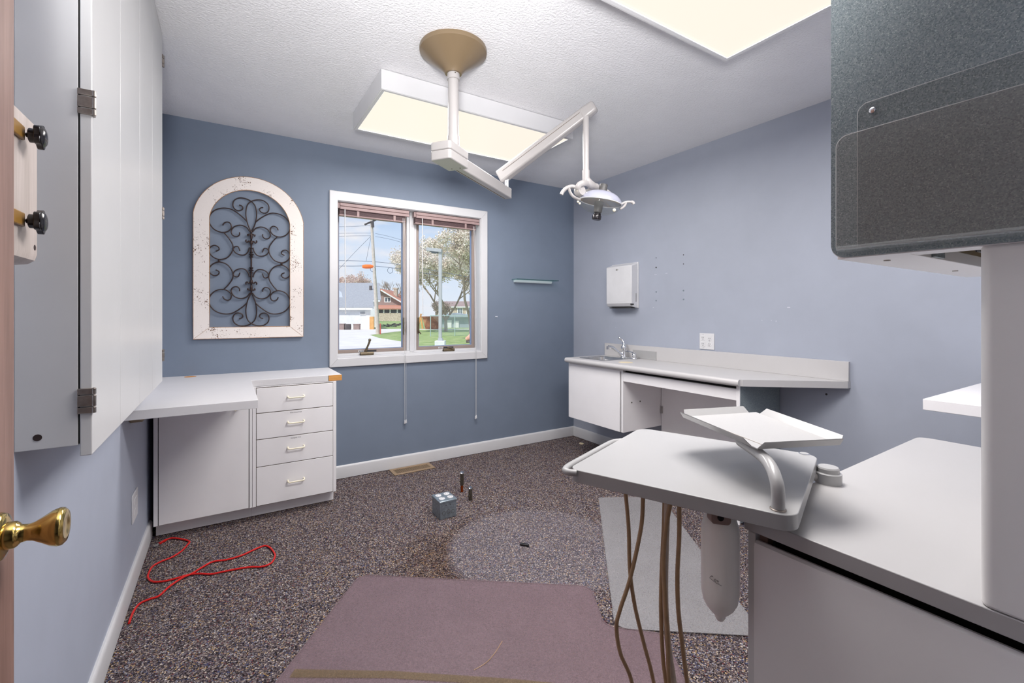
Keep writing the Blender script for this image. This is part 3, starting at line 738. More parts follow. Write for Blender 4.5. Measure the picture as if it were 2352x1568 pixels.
ep = thing('end_panel', 'dark teal panel with white front edge under the angled counter end', 'panel', (2.7, 1.51, 0))
MB().box((2.484, 1.5005, .012), (XR-.016, 1.519, CZ-.039)).build('panel_board', 'teal_laminate', ep, bevel=.0008)
MB().box((2.478, 1.4995, .004), (2.4845, 1.5200, CZ-.039)).build('front_edge', 'white_laminate', ep, bevel=.0008)
MB().box((2.4845, 1.519, .012), (XR-.016, 1.5215, .72)).build('inner_face', 'white_laminate', ep, smooth=False)

# ------------------------------------------------------------------ ceiling lights (2 x 4 ft boxes)
def ceiling_light(x0, y0, label, LAMP_W):
    x1, y1 = x0+1.235, y0+.598
    L_ = thing('ceiling_light', label, 'ceiling light', ((x0+x1)/2, (y0+y1)/2, 2.44), 'ceiling lights')
    h = MB()
    h.ring([(x0, y0, 2.338), (x1, y0, 2.338), (x1, y1, 2.338), (x0, y1, 2.338)], [(x0+.006, y0+.006, 2.338), (x1-.006, y0+.006, 2.338), (x1-.006, y1-.006, 2.338), (x0+.006, y1-.006, 2.338)], (0, 0, ZC-.0035-2.338)).box((x0+.007, y0+.007, 2.42), (x1-.007, y1-.007, ZC-.002))
    h.build('housing', 'trim_white', L_, smooth=False)
    r0 = [(x0+.004, y0+.004, 2.3365), (x1-.004, y0+.004, 2.3365), (x1-.004, y1-.004, 2.3365), (x0+.004, y1-.004, 2.3365)]
    i = .022; r1 = [(x0+i, y0+i, 2.3365), (x1-i, y0+i, 2.3365), (x1-i, y1-i, 2.3365), (x0+i, y1-i, 2.3365)]
    MB().ring(r0, r1, (0, 0, .006)).build('door_frame', 'trim_white', L_, bevel=.0015)
    MB().box((x0+i-.002, y0+i-.002, 2.343), (x1-i+.002, y1-i+.002, 2.346)).build('diffuser_panel', 'diffuser', L_, smooth=False)
    la = bpy.data.lights.new('fluorescent_tubes', 'AREA'); la.shape = 'RECTANGLE'; la.size = 1.16; la.size_y = .53; la.energy = LAMP_W; la.color = (1, .965, .955)
    lo = bpy.data.objects.new('fluorescent_tubes', la); C.objects.link(lo); lo.parent = L_; lo.location = (0, 0, 2.3425-2.44)
    lo.visible_camera = False
FILL_W = 14.0
ceiling_light(.655, 2.268, 'ceiling light box behind the dental lamp pole', 23)
ceiling_light(.655, .612, 'ceiling light box at top right, nearest the dark teal cabinet', 28)

# ------------------------------------------------------------------ dental lamp on its ceiling arm
dl = thing('dental_lamp', 'cream articulated dental lamp hanging from the ceiling', 'lamp', (.892, 1.930, ZC))
PX, PY = .892, 1.930
MB().lathe([(.154, 0), (.156, -.008), (.154, -.020), (.148, -.024), (.10, -.062), (.055, -.094), (.042, -.110), (.038, -.116), (0, -.116)], (PX, PY, ZC), n=56).build('ceiling_canopy', 'canopy_tan', dl, ang=28)
MB().cyl((PX, PY, ZC-.10), (PX, PY, 2.297), .029).cyl((PX, PY, 2.297), (PX, PY, 1.97), .0245, n=32).cyl((PX, PY, 2.035), (PX, PY, 1.965), .028, n=32).build('drop_pole', 'cream_enamel', dl)
MB().cyl((PX-.004, PY-.0288, 2.318), (PX-.004, PY-.0300, 2.318), .003, n=10).build('set_screw', 'dull_metal', dl)
A1 = Vector((.505, .357, 0)).normalized(); S1 = A1.cross(Vector((0, 0, 1))); A0 = Vector((PX, PY, 0))
def hp(t, w, z): p = A0+A1*t+S1*w; return Vector((p.x, p.y, z))
hb = MB(); pl = fillet([(-.118, -.052), (.050, -.052), (.050, .052), (-.118, .052)], [.014, .004, .004, .014])
hb.extr([hp(a, b_, 1.936) for a, b_ in pl], (0, 0, .037)); hb.build('joint_cover', 'cream_enamel', dl, bevel=.004)
hb = MB(); hb.extr([hp(a, b_, 1.893) for a, b_ in pl], (0, 0, .0415)); hb = hb.build('joint_housing', 'cream_enamel', dl, bevel=.006)
for a, b_ in ((.02, -.02), (.025, .022)): MB().cyl(hp(a, b_, 1.8935), hp(a, b_, 1.8915), .0035, n=10).build('housing_screw', 'dull_metal', hb)
E1 = .618
ar = MB(); ar.beam(hp(.03, 0, 1.925), hp(E1+.028, 0, 1.925), .048, .062); ar = ar.build('lower_arm', 'cream_enamel', dl, bevel=.006)
MB().beam(hp(.05, -.012, 1.8938), hp(E1+.01, -.012, 1.8938), .005, .001).build('arm_slot', 'shadow_interior', ar, smooth=False)
MB().beam(hp(E1+.024, 0, 1.925), hp(E1+.031, 0, 1.925), .046, .058).build('end_cap', 'cream_enamel', ar, bevel=.004)
B1 = hp(E1-.01, 0, 0)
pv = MB().cyl((B1.x, B1.y, 1.95), (B1.x, B1.y, 2.03), .011); pv.cyl(B1+AX*.014+Vector((0, 0, 1.955)), B1+AX*.014+Vector((0, 0, 2.03)), .006)
pv.build('pivot_post', 'chrome', dl)
U0 = Vector((B1.x, B1.y, 2.035)); U1 = Vector((1.660, 1.850, 2.312)); ud = (U1-U0).normalized()
ua = MB(); ua.beam(U0-ud*.042, U1-ud*.02, .056, .078, .050, .062); ua = ua.build('spring_arm', 'cream_enamel', dl, bevel=.010, seg=3)
for k in (1, -1):
    gl = MB(); sd = ud.cross(Vector((0, 0, 1))).normalized(); up_ = sd.cross(ud)
    gl.tube([U0+sd*k*.0275+up_*.012, U1-ud*.05+sd*k*.0250+up_*.010], .0016, 6); gl.build('arm_seam', 'shadow_interior', ua)
MB().beam(U1-ud*.055, U1+ud*.035, .054, .070, .050, .060).build('elbow_cap', 'cream_enamel', ua, bevel=.014, seg=3)
D0 = AF*2.45                                    # the head hangs 2.45 m out from the doorway
def hq(x, y, dd=0):
    """traced point of the lamp head -> space, dd metres behind the drop rod"""
    px, py = 1280+x/12.38, 400+y/12.38; d = 2.45+dd
    return AX*((px-1176)/1042*d)+AF*d+Vector((0, 0, CAMZ+(720.5-py)/1042*d))
rp = hq(815, -100)
MB().cyl((rp.x, rp.y, 2.285), (rp.x, rp.y, 1.955), .0165, n=24).cyl((rp.x, rp.y, 1.985), (rp.x, rp.y, 1.92), .020, n=24).build('drop_rod', 'cream_enamel', dl)
yk = MB(); ypts = [hq(815, 0), hq(815, 110), hq(880, 230), hq(1010, 330, .03), hq(1110, 360, .05)]
yk.tube(smooth_path(ypts, 6), [.0195]*10+[.0215]*8+[.019]*7, 16)
yk.tube(smooth_path([hq(1060, 350, .05), hq(900, 270, .0), hq(760, 250, -.04), hq(640, 290, -.05), hq(590, 380, -.045), hq(620, 470, -.03)], 6), .0105, 12, flat=1.5)
yk.build('yoke', 'cream_enamel', dl)
ym = MB().lathe([(0, -.02), (.024, -.02), (.027, -.012), (.027, .012), (.024, .02), (0, .02)], hq(640, 480, -.02), AX*.7-AF, 24)
ym.build('yoke_joint', 'cream_enamel', dl); MB().cyl(hq(600, 460, -.045), hq(600, 460, -.03), .010, n=16).build('joint_socket', 'dull_metal', dl)
# reflector dish: shallow shell, opening downwards, tilted a little to the right
hc = hq(1235, 800, .0); tilt = Matrix.Rotation(radians(9.5), 3, AF)
axu = tilt @ Vector((0, 0, 1)); axr = tilt @ AX
refl = MB(); prof = [(.113*cos(a), .064*sin(a)) for a in [pi/2*k/9 for k in range(10)]]
prof = prof[:-1]+[(0.0, .064)]
inner = [(p[0]*.965, p[1]*.93) for p in prof][::-1]
refl.lathe(prof+inner, hc, axu, 56, 1, .74, axr); refl.build('reflector', 'reflector', dl, ang=60)
MB().lathe([(p[0]*.955, p[1]*.91) for p in prof], hc, axu, 56, 1, .74, axr).build('reflector_lining', 'amber_film', dl, ang=60)
sh = MB(); pr2 = [(.113*cos(a)**.8, -.064*sin(a)) for a in [pi/2*k/9 for k in range(9)]]+[(.012, -.066)]
sh.lathe([(.1135, .004)]+pr2, hc, axu, 56, 1, .78, axr); sh.build('clear_shield', 'lamp_shield', dl, ang=60)
MB().tube([hc+axr*.1135*cos(a)+axu.cross(axr)*.086*sin(a) for a in [2*pi*k/48 for k in range(48)]], .0025, 6, closed=True).build('shield_rim', 'device_white', dl)
def hl(r, u, f=0): return hc+axr*r+axu*u+axu.cross(axr)*f
cp = MB().lathe([(0, .10), (.020, .100), (.0225, .096), (.0225, .062), (.0, .05)], hl(0, -.002), axu, 28)
cp.build('heat_cap', 'grey_plastic', dl)
bh = MB().lathe([(.0, .002), (.023, .000), (.0245, -.004), (.0215, -.056), (.018, -.060), (.0, -.060)], hl(-.008, 0), axu, 28)
bh.build('bulb_housing', 'grey_plastic', dl)
MB().lathe([(.0, -.058), (.016, -.060), (.020, -.064), (.020, -.070), (.016, -.073), (.0, -.073)], hl(-.008, 0), axu, 28).lathe([(0, -.073), (.0235, -.074), (.0245, -.078), (.0240, -.093), (.021, -.0965), (0, -.0965)], hl(-.008, 0), axu, 28).build('focus_knob', 'black_plastic', dl)
hn = MB().tube(smooth_path([hq(600, 420, -.03), hq(500, 360, -.03), hq(390, 345, -.03), hq(270, 390, -.03), hq(170, 480, -.03), hq(115, 580, -.03)], 6), .0098, 12).build('grip_handle', 'cream_enamel', dl, ang=60)
MB().tube(smooth_path([hq(330, 400, -.03), hq(370, 520, -.03), hq(450, 630, -.03), hq(550, 690, -.02), hq(650, 730, -.01)], 6), .009, 10, flat=.7).build('handle_strap', 'cream_enamel', hn)
hn = MB().tube(smooth_path([hq(1780, 860), hq(1860, 830), hq(1960, 790), hq(2080, 785), hq(2150, 800), hq(2180, 850)], 6), [.0065]*20+[.0085]*11, 12).build('grip_handle', 'cream_enamel', dl, ang=60)
MB().tube(smooth_path([hq(1780, 990), hq(1860, 950), hq(1920, 890), hq(1960, 800)], 6), .0065, 10).build('handle_strap', 'cream_enamel', hn)
MB().tube(smooth_path([hq(640, 660, .02), hq(760, 520, .03), hq(950, 435, .05), hq(1150, 420, .06), hq(1360, 450, .06), hq(1560, 590, .04), hq(1740, 740, .02), hq(1790, 830)], 6), .009, 10).build('bail', 'cream_enamel', dl, ang=60)
for p, r_ in (((590, 780), .006), ((640, 830), .006), ((1620, 1020), .009)): MB().ball(hq(p[0], p[1], -.06), r_).build('shield_clip', 'ivory', dl)

# ------------------------------------------------------------------ things on the carpet
fr = thing('floor_register', 'brown metal floor vent against the back baseboard', 'vent', (1.22, 3.405, 0))
MB().ring([(1.062, 3.335, .001), (1.388, 3.335, .001), (1.388, 3.478, .001), (1.062, 3.478, .001)], [(1.087, 3.362, .001), (1.363, 3.362, .001), (1.363, 3.452, .001), (1.087, 3.452, .001)], (0, 0, .006)).build('frame', 'vent_brown', fr, bevel=.002)
MB().box((1.085, 3.360, .0005), (1.365, 3.454, .002)).build('duct', 'vent_dark', fr, smooth=False)
for k in range(24):
    x = 1.090+k*.0116
    MB().extr([(x, 3.360, .001), (x+.002, 3.360, .001), (x+.0055, 3.360, .0055), (x+.0035, 3.360, .0055)], (0, .094, 0)).build('louver', 'vent_brown', fr, smooth=False)

fo = thing('floor_outlet_box', 'grey metal floor outlet box with four white sockets', 'outlet box', (1.105, 2.55, 0))
b0, b1 = (1.052, 2.468), (1.172, 2.612)
FB = Matrix.Rotation(radians(-2), 4, 'Z')
bx = MB().box((1.060, 2.478, 0), (1.166, 2.600, .095)).build('box_body', 'galvanised', fo, bevel=.003)
MB().box((1.056, 2.474, .093), (1.170, 2.604, .108)).build('lid', 'galvanised', fo, bevel=.004)
for x in (1.086, 1.140):
    for y in (2.512, 2.566):
        r_ = MB().lathe([(.0185, 0), (.0185, .0035), (.017, .0045), (0, .0045)], (x, y, .108), n=24, sx=1, sy=1).build('socket', 'device_white', fo)
        MB().box((x-.007, y-.005, .1122), (x-.005, y+.004, .1128)).box((x+.005, y-.005, .1122), (x+.007, y+.004, .1128)).build('socket_slots', 'plug_hole', r_, smooth=False)
for x, z in ((1.085, .035), (1.113, .040), (1.142, .035)):
    MB().tube([(x+.011*cos(a), 2.4775, z+.011*sin(a)) for a in [2*pi*k/20 for k in range(20)]], .0009, 5, closed=True).build('knockout', 'dull_metal', bx)
for x in (1.098, 1.125): MB().cyl((x, 2.4785, .080), (x, 2.4772, .080), .0028, n=10).build('screw_hole', 'plug_hole', bx)

def valve(x, y, h, cop, label):
    t = thing('pipe_valve', label, 'valve', (x, y, 0), 'shutoff valves poking out of the carpet')
    if cop: MB().cyl((x, y, 0), (x, y, .052), .0085, n=16).build('pipe', 'copper', t)
    z0 = .045 if cop else 0
    MB().lathe([(.010, z0), (.0125, z0+.004), (.0125, h-.016), (.014, h-.014), (.014, h-.008), (0, h-.006)], (x, y, 0), n=18).cyl((x, y, z0+.03), (x-.02, y-.012, z0+.032), .006, n=12).build('valve_body', 'dull_metal', t)
    MB().lathe([(0, 0), (.014, 0), (.016, .004), (.012, .008), (0, .009)], (x, y, h-.008), (.2, -.2, 1), 20, 1.25, .8).build('handle', 'chrome', t)
valve(1.356, 2.796, .135, True, 'taller copper pipe stub with shutoff valve near the outlet box')
valve(1.342, 2.642, .085, False, 'short metal valve stub on the carpet right of the outlet box')
tag(MB().prism(fillet([(1.296, 1.984), (1.306, 1.995), (1.337, 1.956), (1.327, 1.945)], .003), .003, .012).build('plastic_scrap', 'black_plastic', bevel=.002, loc=(1.316, 1.97, 0)), 'small black plastic scrap lying alone on the carpet', 'scrap')
tag(MB().prism(fillet([(1.975+.80, 3.24), (2.80, 3.25), (2.81, 3.21), (2.785, 3.20)], .003), .002, .010).build('paper_scrap', 'plastic_stain', loc=(2.79, 3.22, 0)), 'pale scrap on the carpet below the sink cabinet', 'scrap')

cab = [(-.309,2.99),(-.297,3.004),(-.273,3.032),(-.245,3.036),(-.198,2.99),(-.167,2.943),(-.174,2.905),(-.194,2.846),(-.229,2.8),(-.27,2.779),(-.3,2.744),(-.307,2.68),(-.304,2.641),(-.283,2.592),(-.247,2.569),(-.202,2.565),(-.146,2.57),(-.104,2.552),(-.061,2.521),(-.001,2.513),(.087,2.496),(.14,2.467),(.181,2.477),(.202,2.529),(.203,2.576),(.189,2.645),(.166,2.681),(.122,2.667),(.063,2.635),(-.001,2.628),(-.055,2.643),(-.089,2.62),(-.138,2.573),(-.169,2.544),(-.212,2.494),(-.245,2.445),(-.274,2.439),(-.305,2.424),(-.318,2.382),(-.322,2.329),(-.322,2.291)]
rc = thing('network_cable', 'red network cable lying in loops on the carpet', 'cable', (-.1, 2.6, 0))
pts = [Vector((x, y, .006+(.006 if i in (33, 34) else 0))) for i, (x, y) in enumerate(cab)]
MB().tube(smooth_path(pts[1:], 5), .0042, 8).build('cord', 'red_cable', rc)
q0, q1 = pts[0], pts[2]
MB().beam(q1, q0*.75+q1*.25, .011, .010).build('plug_boot', 'red_cable', rc, bevel=.002)
MB().beam(q0*.8+q1*.2, q0*1.25-q1*.25, .010, .008).build('clear_plug', 'clear_plastic', rc, bevel=.001)

# chair mats
m1 = thing('chair_mat', 'mauve tinted clear chair mat at bottom centre of the carpet', 'chair mat', (.9, 1.4, 0))
pm = fillet([(.520, 2.150), (-.11, 1.36), (.20, .72), (1.02, .55), (1.12, .72), (1.395, 1.145), (1.238, 1.295), (1.364, 1.519)], [.05, .05, .05, .05, .0, .03, .05, .05])
MB().prism(pm, .0015, .0045).build('mat_sheet', 'mat_mauve', m1, smooth=False)
MB().tube([(p[0], p[1], .0042) for p in pm], .0028, 6, closed=True).build('mat_rim', 'mat_mauve', m1)
MB().prism([(.196, 1.697), (.176, 1.668), (.455, 1.489), (.775, 1.252), (1.10, .98), (1.12, 1.01), (.79, 1.276), (.475, 1.512)], .0045, .0052).build('brown_band', 'mat_band', m1, smooth=False)  # thin brown strip lying across the mat
MB().tube(smooth_path([(.71, 1.37, .0048), (.76, 1.375, .006), (.81, 1.40, .0052), (.86, 1.435, .0048)], 5), .0012, 5).build('scratch', 'hose_tan', m1)
m2 = thing('chair_mat', 'clear grey chair mat behind the hanging hoses', 'chair mat', (1.7, 1.5, 0))
pm2 = fillet([(2.063, 2.213), (1.262, 1.262), (1.70, .935), (2.42, 2.01)], [.02, .05, .03, .03])
MB().prism(pm2, .0046, .0072).build('mat_sheet', 'mat_grey', m2, smooth=False)
MB().tube([(p[0], p[1], .0068) for p in pm2], .0024, 6, closed=True).build('mat_rim', 'mat_grey', m2)

# ------------------------------------------------------------------ near right: peninsula cabinet, post, teal upper cabinet
NX = .815
pc = thing('peninsula_cabinet', 'white base cabinet in the near right corner', 'cabinet', (1.2, .3, 0))
MB().box((NX+.12, .092, .004), (1.745, .478, .803)).build('carcass', 'cabinet_white', pc, bevel=.001)
MB().box((NX+.012, .470, .004), (1.745, .4845, .8055)).box((NX+.012, .092, .004), (NX+.024, .108, .8055)).build('side_panel', 'cabinet_white', pc, bevel=.0015)
MB().box((NX+.026, .455, .78), (NX+.045, .470, .812)).build('corner_block', 'bracket_mauve', pc, bevel=.001)
dpf = [(NX+.020, .02), (NX+.002, .02), (NX+.002, .786), (NX+.004, .792), (NX+.010, .7955), (NX+.016, .7945), (NX+.020, .790)]
MB().extr([(p[0], .094, p[1]) for p in dpf], (0, .373, 0)).build('door', 'door_white', pc)
MB().box((NX+.060, .094, .40), (NX+.064, .456, .8115)).build('shadow_gap', 'dark_gap', pc, smooth=False)
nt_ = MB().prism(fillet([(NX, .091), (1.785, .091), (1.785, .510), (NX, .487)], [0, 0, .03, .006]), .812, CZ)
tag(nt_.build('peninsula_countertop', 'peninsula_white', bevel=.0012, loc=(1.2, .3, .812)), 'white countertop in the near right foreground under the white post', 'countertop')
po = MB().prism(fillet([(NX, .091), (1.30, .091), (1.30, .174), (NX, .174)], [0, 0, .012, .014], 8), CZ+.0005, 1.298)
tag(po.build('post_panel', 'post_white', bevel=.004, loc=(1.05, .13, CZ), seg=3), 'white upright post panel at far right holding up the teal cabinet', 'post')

uc = thing('upper_cabinet', 'dark teal upper cabinet filling the top right corner', 'cabinet', (1.1, .2, 1.3))
fp = fillet([(.34, 1.299), (.34, 2.439), (.092, 2.439), (.092, 1.299)], [.020, .0, .0, .0], 8)
MB().extr([(.812, p[0], p[1]) for p in fp], (.004, 0, 0)).build('face_panel', 'teal_laminate', uc, smooth=False)
fpe = fillet([(.3415, 1.2975), (.3415, 2.439), (.092, 2.439), (.092, 1.2975)], [.021, .0, .0, .0], 8)
MB().extr([(.816, p[0], p[1]) for p in fpe], (.018, 0, 0)).build('face_core', 'white_laminate', uc, smooth=False)
MB().box((.8345, .252, 1.2985), (1.50, .3405, 1.318)).box((.8345, .318, 1.3185), (1.50, .3400, 2.439)).box((.8345, .092, 1.2985), (.872, .2515, 1.318)).box((1.47, .092, 1.3185), (1.4995, .3175, 2.439)).build('carcass', 'white_laminate', uc, bevel=.001)
MB().box((.836, .092, 1.345), (1.47, .317, 1.355)).box((.836, .252, 1.318), (1.47, .256, 1.345)).build('inner_shelf', 'dark_ply', uc, smooth=False)
MB().box((.935, .246, 1.3), (.975, .2515, 1.344)).build('patterned_tape', 'teal_laminate', uc, smooth=False)
MB().box((1.10, .19, 1.318), (1.14, .24, 1.344)).build('wiring_clip', 'black_plastic', uc, bevel=.004)
for x, y in ((.91, .30), (1.25, .30)): MB().cyl((x, y, 1.2988), (x, y, 1.2970), .0045, n=14).build('cam_screw', 'pewter', uc)

# clear acrylic chart pocket screwed to the teal face
ah = thing('acrylic_pocket', 'clear acrylic chart pocket screwed to the dark teal cabinet', 'holder', (.80, .2, 1.31))
bp = fillet([(.303, 1.312), (.303, 1.526), (.094, 1.526), (.094, 1.312)], [.0, .014, 0, 0], 8)
MB().extr([(.8085, p[0], p[1]) for p in bp], (.003, 0, 0)).build('back_sheet', 'acrylic', ah, smooth=False)
fp2 = fillet([(.3225, 1.309), (.3225, 1.479), (.094, 1.479), (.094, 1.309)], [.004, .016, 0, 0], 8)
MB().extr([(.787, p[0], p[1]) for p in fp2], (.0028, 0, 0)).build('front_sheet', 'acrylic_front', ah, smooth=False)
MB().box((.786, .094, 1.3062), (.8115, .3225, 1.3105)).tube([(.7885, .094, 1.3105), (.7885, .3225, 1.3105)], .003, 8).build('folded_bottom', 'clear_plastic', ah)
eg = MB().tube([(.787, p[0], p[1]) for p in fp2], .0007, 5, closed=True).tube([(.8085, p[0], p[1]) for p in bp], .0006, 5, closed=True)
eg.build('polished_edge', 'cord_clear', ah)
MB().lathe([(.0045, 0), (.0042, .0012), (.002, .002), (0, .002)], (.8085, .284, 1.512), (-1, 0, 0), 18).build('mounting_screw', 'chrome', ah)

MB().box((2.197, YB-.0858, 1.5215), (2.673, YB-.0848, 1.5265)).build('polished_edge', 'glass_edge', gs, smooth=False)
ss = thing('side_shelf', 'white shelf end behind the near white post', 'shelf', (2.45, .35, .875))
MB().box((2.06, .092, .876), (XR-.002, .578, .914)).build('shelf_board', 'white_laminate', ss, bevel=.0015)
MB().box((2.5, .5, .70), (XR-.002, .52, .875)).build('bracket', 'white_laminate', ss, bevel=.001)

# ------------------------------------------------------------------ dental delivery table with tray, hoses, bottle
TZ = .885
dt = thing('delivery_table', 'white square delivery table with raised tray and hanging hoses', 'dental table', (.88, .63, 0))
cL, cB, cR, cF = (.611, .748), (1.002, .904), (1.156, .510), (.770, .371)
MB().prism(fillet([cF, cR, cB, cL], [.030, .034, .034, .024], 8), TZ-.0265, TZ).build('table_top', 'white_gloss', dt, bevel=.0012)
MB().prism(fillet([(.80, .45), (1.07, .56), (.97, .80), (.70, .69)], .02), TZ-.0385, TZ-.027).build('under_plate', 'white_gloss', dt, bevel=.002)
# side rail along the far-left edge
nl = Vector((-.371, .928, 0)); el = Vector((.928, .371, 0)); L0 = Vector((cL[0], cL[1], TZ-.006))
rl = smooth_path([L0+el*.000-nl*.02, L0+el*-.006+nl*.000, L0+el*.018+nl*.013, L0+el*.10+nl*.014, L0+el*.22+nl*.014, L0+el*.262+nl*.010, L0+el*.285-nl*.004], 6)
MB().tube(rl, .0072, 10).build('side_rail', 'white_gloss', dt, ang=60)
MB().lathe([(.0115, 0), (.0115, .0012), (.009, .0016), (0, .0014)], (1.139, .532, TZ), n=24).build('ring_cap', 'chrome', dt).select_set(False)
MB().lathe([(0, .0018), (.0088, .0018), (.0092, .0010)], (1.139, .532, TZ), n=24).build('cap_disc', 'white_gloss', dt)
# bent post carrying the tray
tp = [Vector((.778, .404, TZ)), Vector((.778, .404, TZ+.028)), Vector((.785, .411, TZ+.046)), Vector((.806, .432, TZ+.060)), Vector((.835, .466, TZ+.066)), Vector((.88, .53, TZ+.0685))]
tpp = smooth_path(tp, 8)
MB().tube(tpp, .0105, 18).build('bent_post', 'white_gloss', dt, ang=60)
MB().lathe([(.0125, 0), (.0125, .002), (.0105, .003)], (.778, .404, TZ), n=24).build('post_collar', 'pewter', dt)
# tray with four notched lips
zt = .966; tL, tF, tR, tB = Vector((.922, .699, zt)), Vector((.819, .462, zt)), Vector((.978, .394, zt)), Vector((1.118, .634, zt))
tr_ = MB(); pan = [tF, tR, tB, tL]
tr_.extr([Vector((p.x, p.y, zt-.002)) for p in pan], (0, 0, .002))
tray = tr_.build('tray_pan', 'dimpled_tray', dt, smooth=False)
for a, b_, g0, g1 in ((tL, tF, .00, .06), (tF, tR, .00, .0), (tR, tB, .00, .06), (tB, tL, .10, .02)):
    d = (b_-a); nv = Vector((d.y, -d.x, 0)).normalized()
    if nv.dot((tL+tR)/2-a) > 0: nv = -nv
    p0, p1 = a+d*g0, b_-d*g1
    o0, o1 = a+d*(g0+.03)+nv*.012+Vector((0, 0, .014)), b_-d*(g1+.03)+nv*.012+Vector((0, 0, .014))
    th = Vector((0, 0, -.002))
    MB().extr([p0, p1, o1, o0], th).build('tray_lip', 'white_gloss', dt, smooth=False)
MB().tube([tL+(tR-tL)*.10+(tF-tL)*.12+Vector((0, 0, .0004)), tF+(tR-tF)*.14-(tF-tL)*.02+Vector((0, 0, .0004))], .0006, 5).build('tray_groove', 'pewter', dt)
# swing arm to the clamp on the counter edge
MB().tube(smooth_path([(1.00, .57, TZ-.0365), (1.08, .52, TZ-.0355), (1.128, .480, TZ-.034)], 5), .010, 12).build('swing_arm', 'cream_enamel', dt)
MB().lathe([(.026, 0), (.026, .022), (.021, .024), (.021, .032), (.019, .035), (0, .035)], (1.128, .478, CZ), n=28).build('pivot_clamp', 'white_gloss', dt, ang=30)
# hoses hang from the table's underside and run down to the floor
def at(px, y, d): return AX*((px-1176)/1042*d)+AF*d+Vector((0, 0, CAMZ+(720.5-y)/1042*d))
hoses = [
 ([(1437,1132,.93),(1444,1215,.93),(1447,1310,.93),(1458,1390,.94),(1477,1470,.95),(1502,1570,.96)], .0040, 'hose_tan'),
 ([(1477,1142,.92),(1474,1200,.92),(1461,1270,.92),(1444,1340,.93),(1424,1400,.94),(1416,1440,.95),(1425,1500,.96),(1452,1570,.97)], .0042, 'hose_tan'),
 ([(1526,1152,.905),(1524,1220,.905),(1520,1300,.91),(1518,1400,.92),(1522,1500,.93),(1530,1570,.94)], .0040, 'hose_tan'),
 ([(1533,1152,.900),(1529,1260,.905),(1528,1380,.915),(1535,1480,.925),(1548,1570,.935)], .0062, 'hose_grey'),
 ([(1540,1155,.895),(1530,1210,.895),(1524,1290,.90),(1528,1380,.905),(1534,1470,.915),(1538,1570,.925)], .0044, 'hose_tan'),
 ([(1560,1160,.89),(1560,1230,.89),(1556,1320,.895),(1558,1400,.90),(1566,1470,.91),(1579,1570,.92)], .0044, 'hose_tan')]
for i, (pp, r, mt) in enumerate(hoses):
    P = [at(*p) for p in pp]; e = P[-1]
    P += [e+Vector((.02, -.01, -.15)), Vector((e.x+.05, e.y-.02, .12)), Vector((.84+.02*(i % 3), .60+.012*i, .02)), Vector((.93+.02*i, .55, .012))]
    MB().tube(smooth_path(P, 8), r, 10).build('hose', mt, dt, ang=80)

wbtl = thing('water_bottle', 'frosted plastic water bottle hanging under the delivery table', 'bottle', (.798, .516, .63))
BXY = (.795, .520)
MB().lathe([(0, .628), (.006, .629), (.009, .634), (.0105, .640), (.016, .645), (.0245, .655), (.0305, .667), (.0335, .684), (.0338, .70), (.0338, .795), (.0325, .810), (.0285, .823), (.022, .831), (.018, .836), (0, .837)], (BXY[0], BXY[1], 0), n=40).build('bottle_body', 'bottle_plastic', wbtl, ang=60)
cpv = Vector((BXY[0], BXY[1], 0))
MB().lathe([(.021, .836), (.022, .838), (.022, .8435), (0, .845)], (BXY[0], BXY[1], 0), n=24).build('bottle_cap', 'bracket_mauve', wbtl)
br = MB(); bpos = cpv-AX*.014-AF*.038
br.extr([bpos+AX*a+Vector((0, 0, z)) for a, z in fillet([(-.019, .829), (.017, .825), (.017, .850), (-.019, .852)], [.007, .007, .001, .001])], AF*.02)
br = br.build('mount_clamp', 'bracket_mauve', wbtl, bevel=.001)
MB().cyl(bpos-AX*.003+Vector((0, 0, .8405))-AF*.003, bpos-AX*.003+Vector((0, 0, .8405))+AF*.004, .0055, n=16).build('clamp_bolt', 'black_plastic', wbtl)
# pencilled note on the bottle
def onb(px, py):
    z = CAMZ+(720.5-py)/1042*.84
    lat = (px-1663.5)/1042*.85; lat = max(-.032, min(.032, lat)); dep = -sqrt(.0342**2-lat**2)
    p = cpv+AX*lat+AF*dep; return Vector((p.x, p.y, z))
nb = MB()
for st_ in ([(1629.5,1328),(1630.5,1324),(1632.5,1322),(1634,1323.5),(1632.5,1325),(1630.5,1325.5)], [(1636,1328.5),(1637,1327),(1639,1328),(1639,1331),(1637.5,1332),(1636,1330.5),(1636,1328.5)], [(1641.5,1328),(1642,1333),(1644,1334.5)], [(1640,1330),(1644,1329.5)], [(1628.5,1329.5),(1634,1332.5),(1640,1335.5),(1649,1339)]):
    nb.tube([onb(*p) for p in st_], .00035, 5)
nb.build('pencil_note', 'pencil', wbtl)

# ================================================================== OUTDOORS (seen through the window)
OG = -.5
def od(u, d, z): return AX*u+AF*d+Vector((0, 0, z))
def obox(mb, u0, u1, d0, d1, z0, z1): return mb.extr([od(u0, d0, z0), od(u1, d0, z0), od(u1, d1, z0), od(u0, d1, z0)], (0, 0, z1-z0))
struct(MB().prism([(p.x, p.y) for p in (od(-160, 4.6, 0), od(120, 4.6, 0), od(160, 260, 0), od(-190, 260, 0))], OG-.3, OG).build('lawn', 'grass', smooth=False))
pv_ = [(-26, 51.5), (-15.6, 51), (-4, 51.5), (3, 52), (3, 49.5), (-4.2, 49.6), (-10.4, 48.5), (-11.2, 42), (-11.4, 36.4), (-9.4, 32), (-6.9, 28), (-5.2, 24.6), (-4.9, 20), (-5.5, 12), (-5, 7.5), (-14, 9), (-30, 20)]
struct(MB().prism([(od(u, d, 0).x, od(u, d, 0).y) for u, d in pv_], OG-.02, OG+.02).build('driveway', 'concrete', smooth=False))

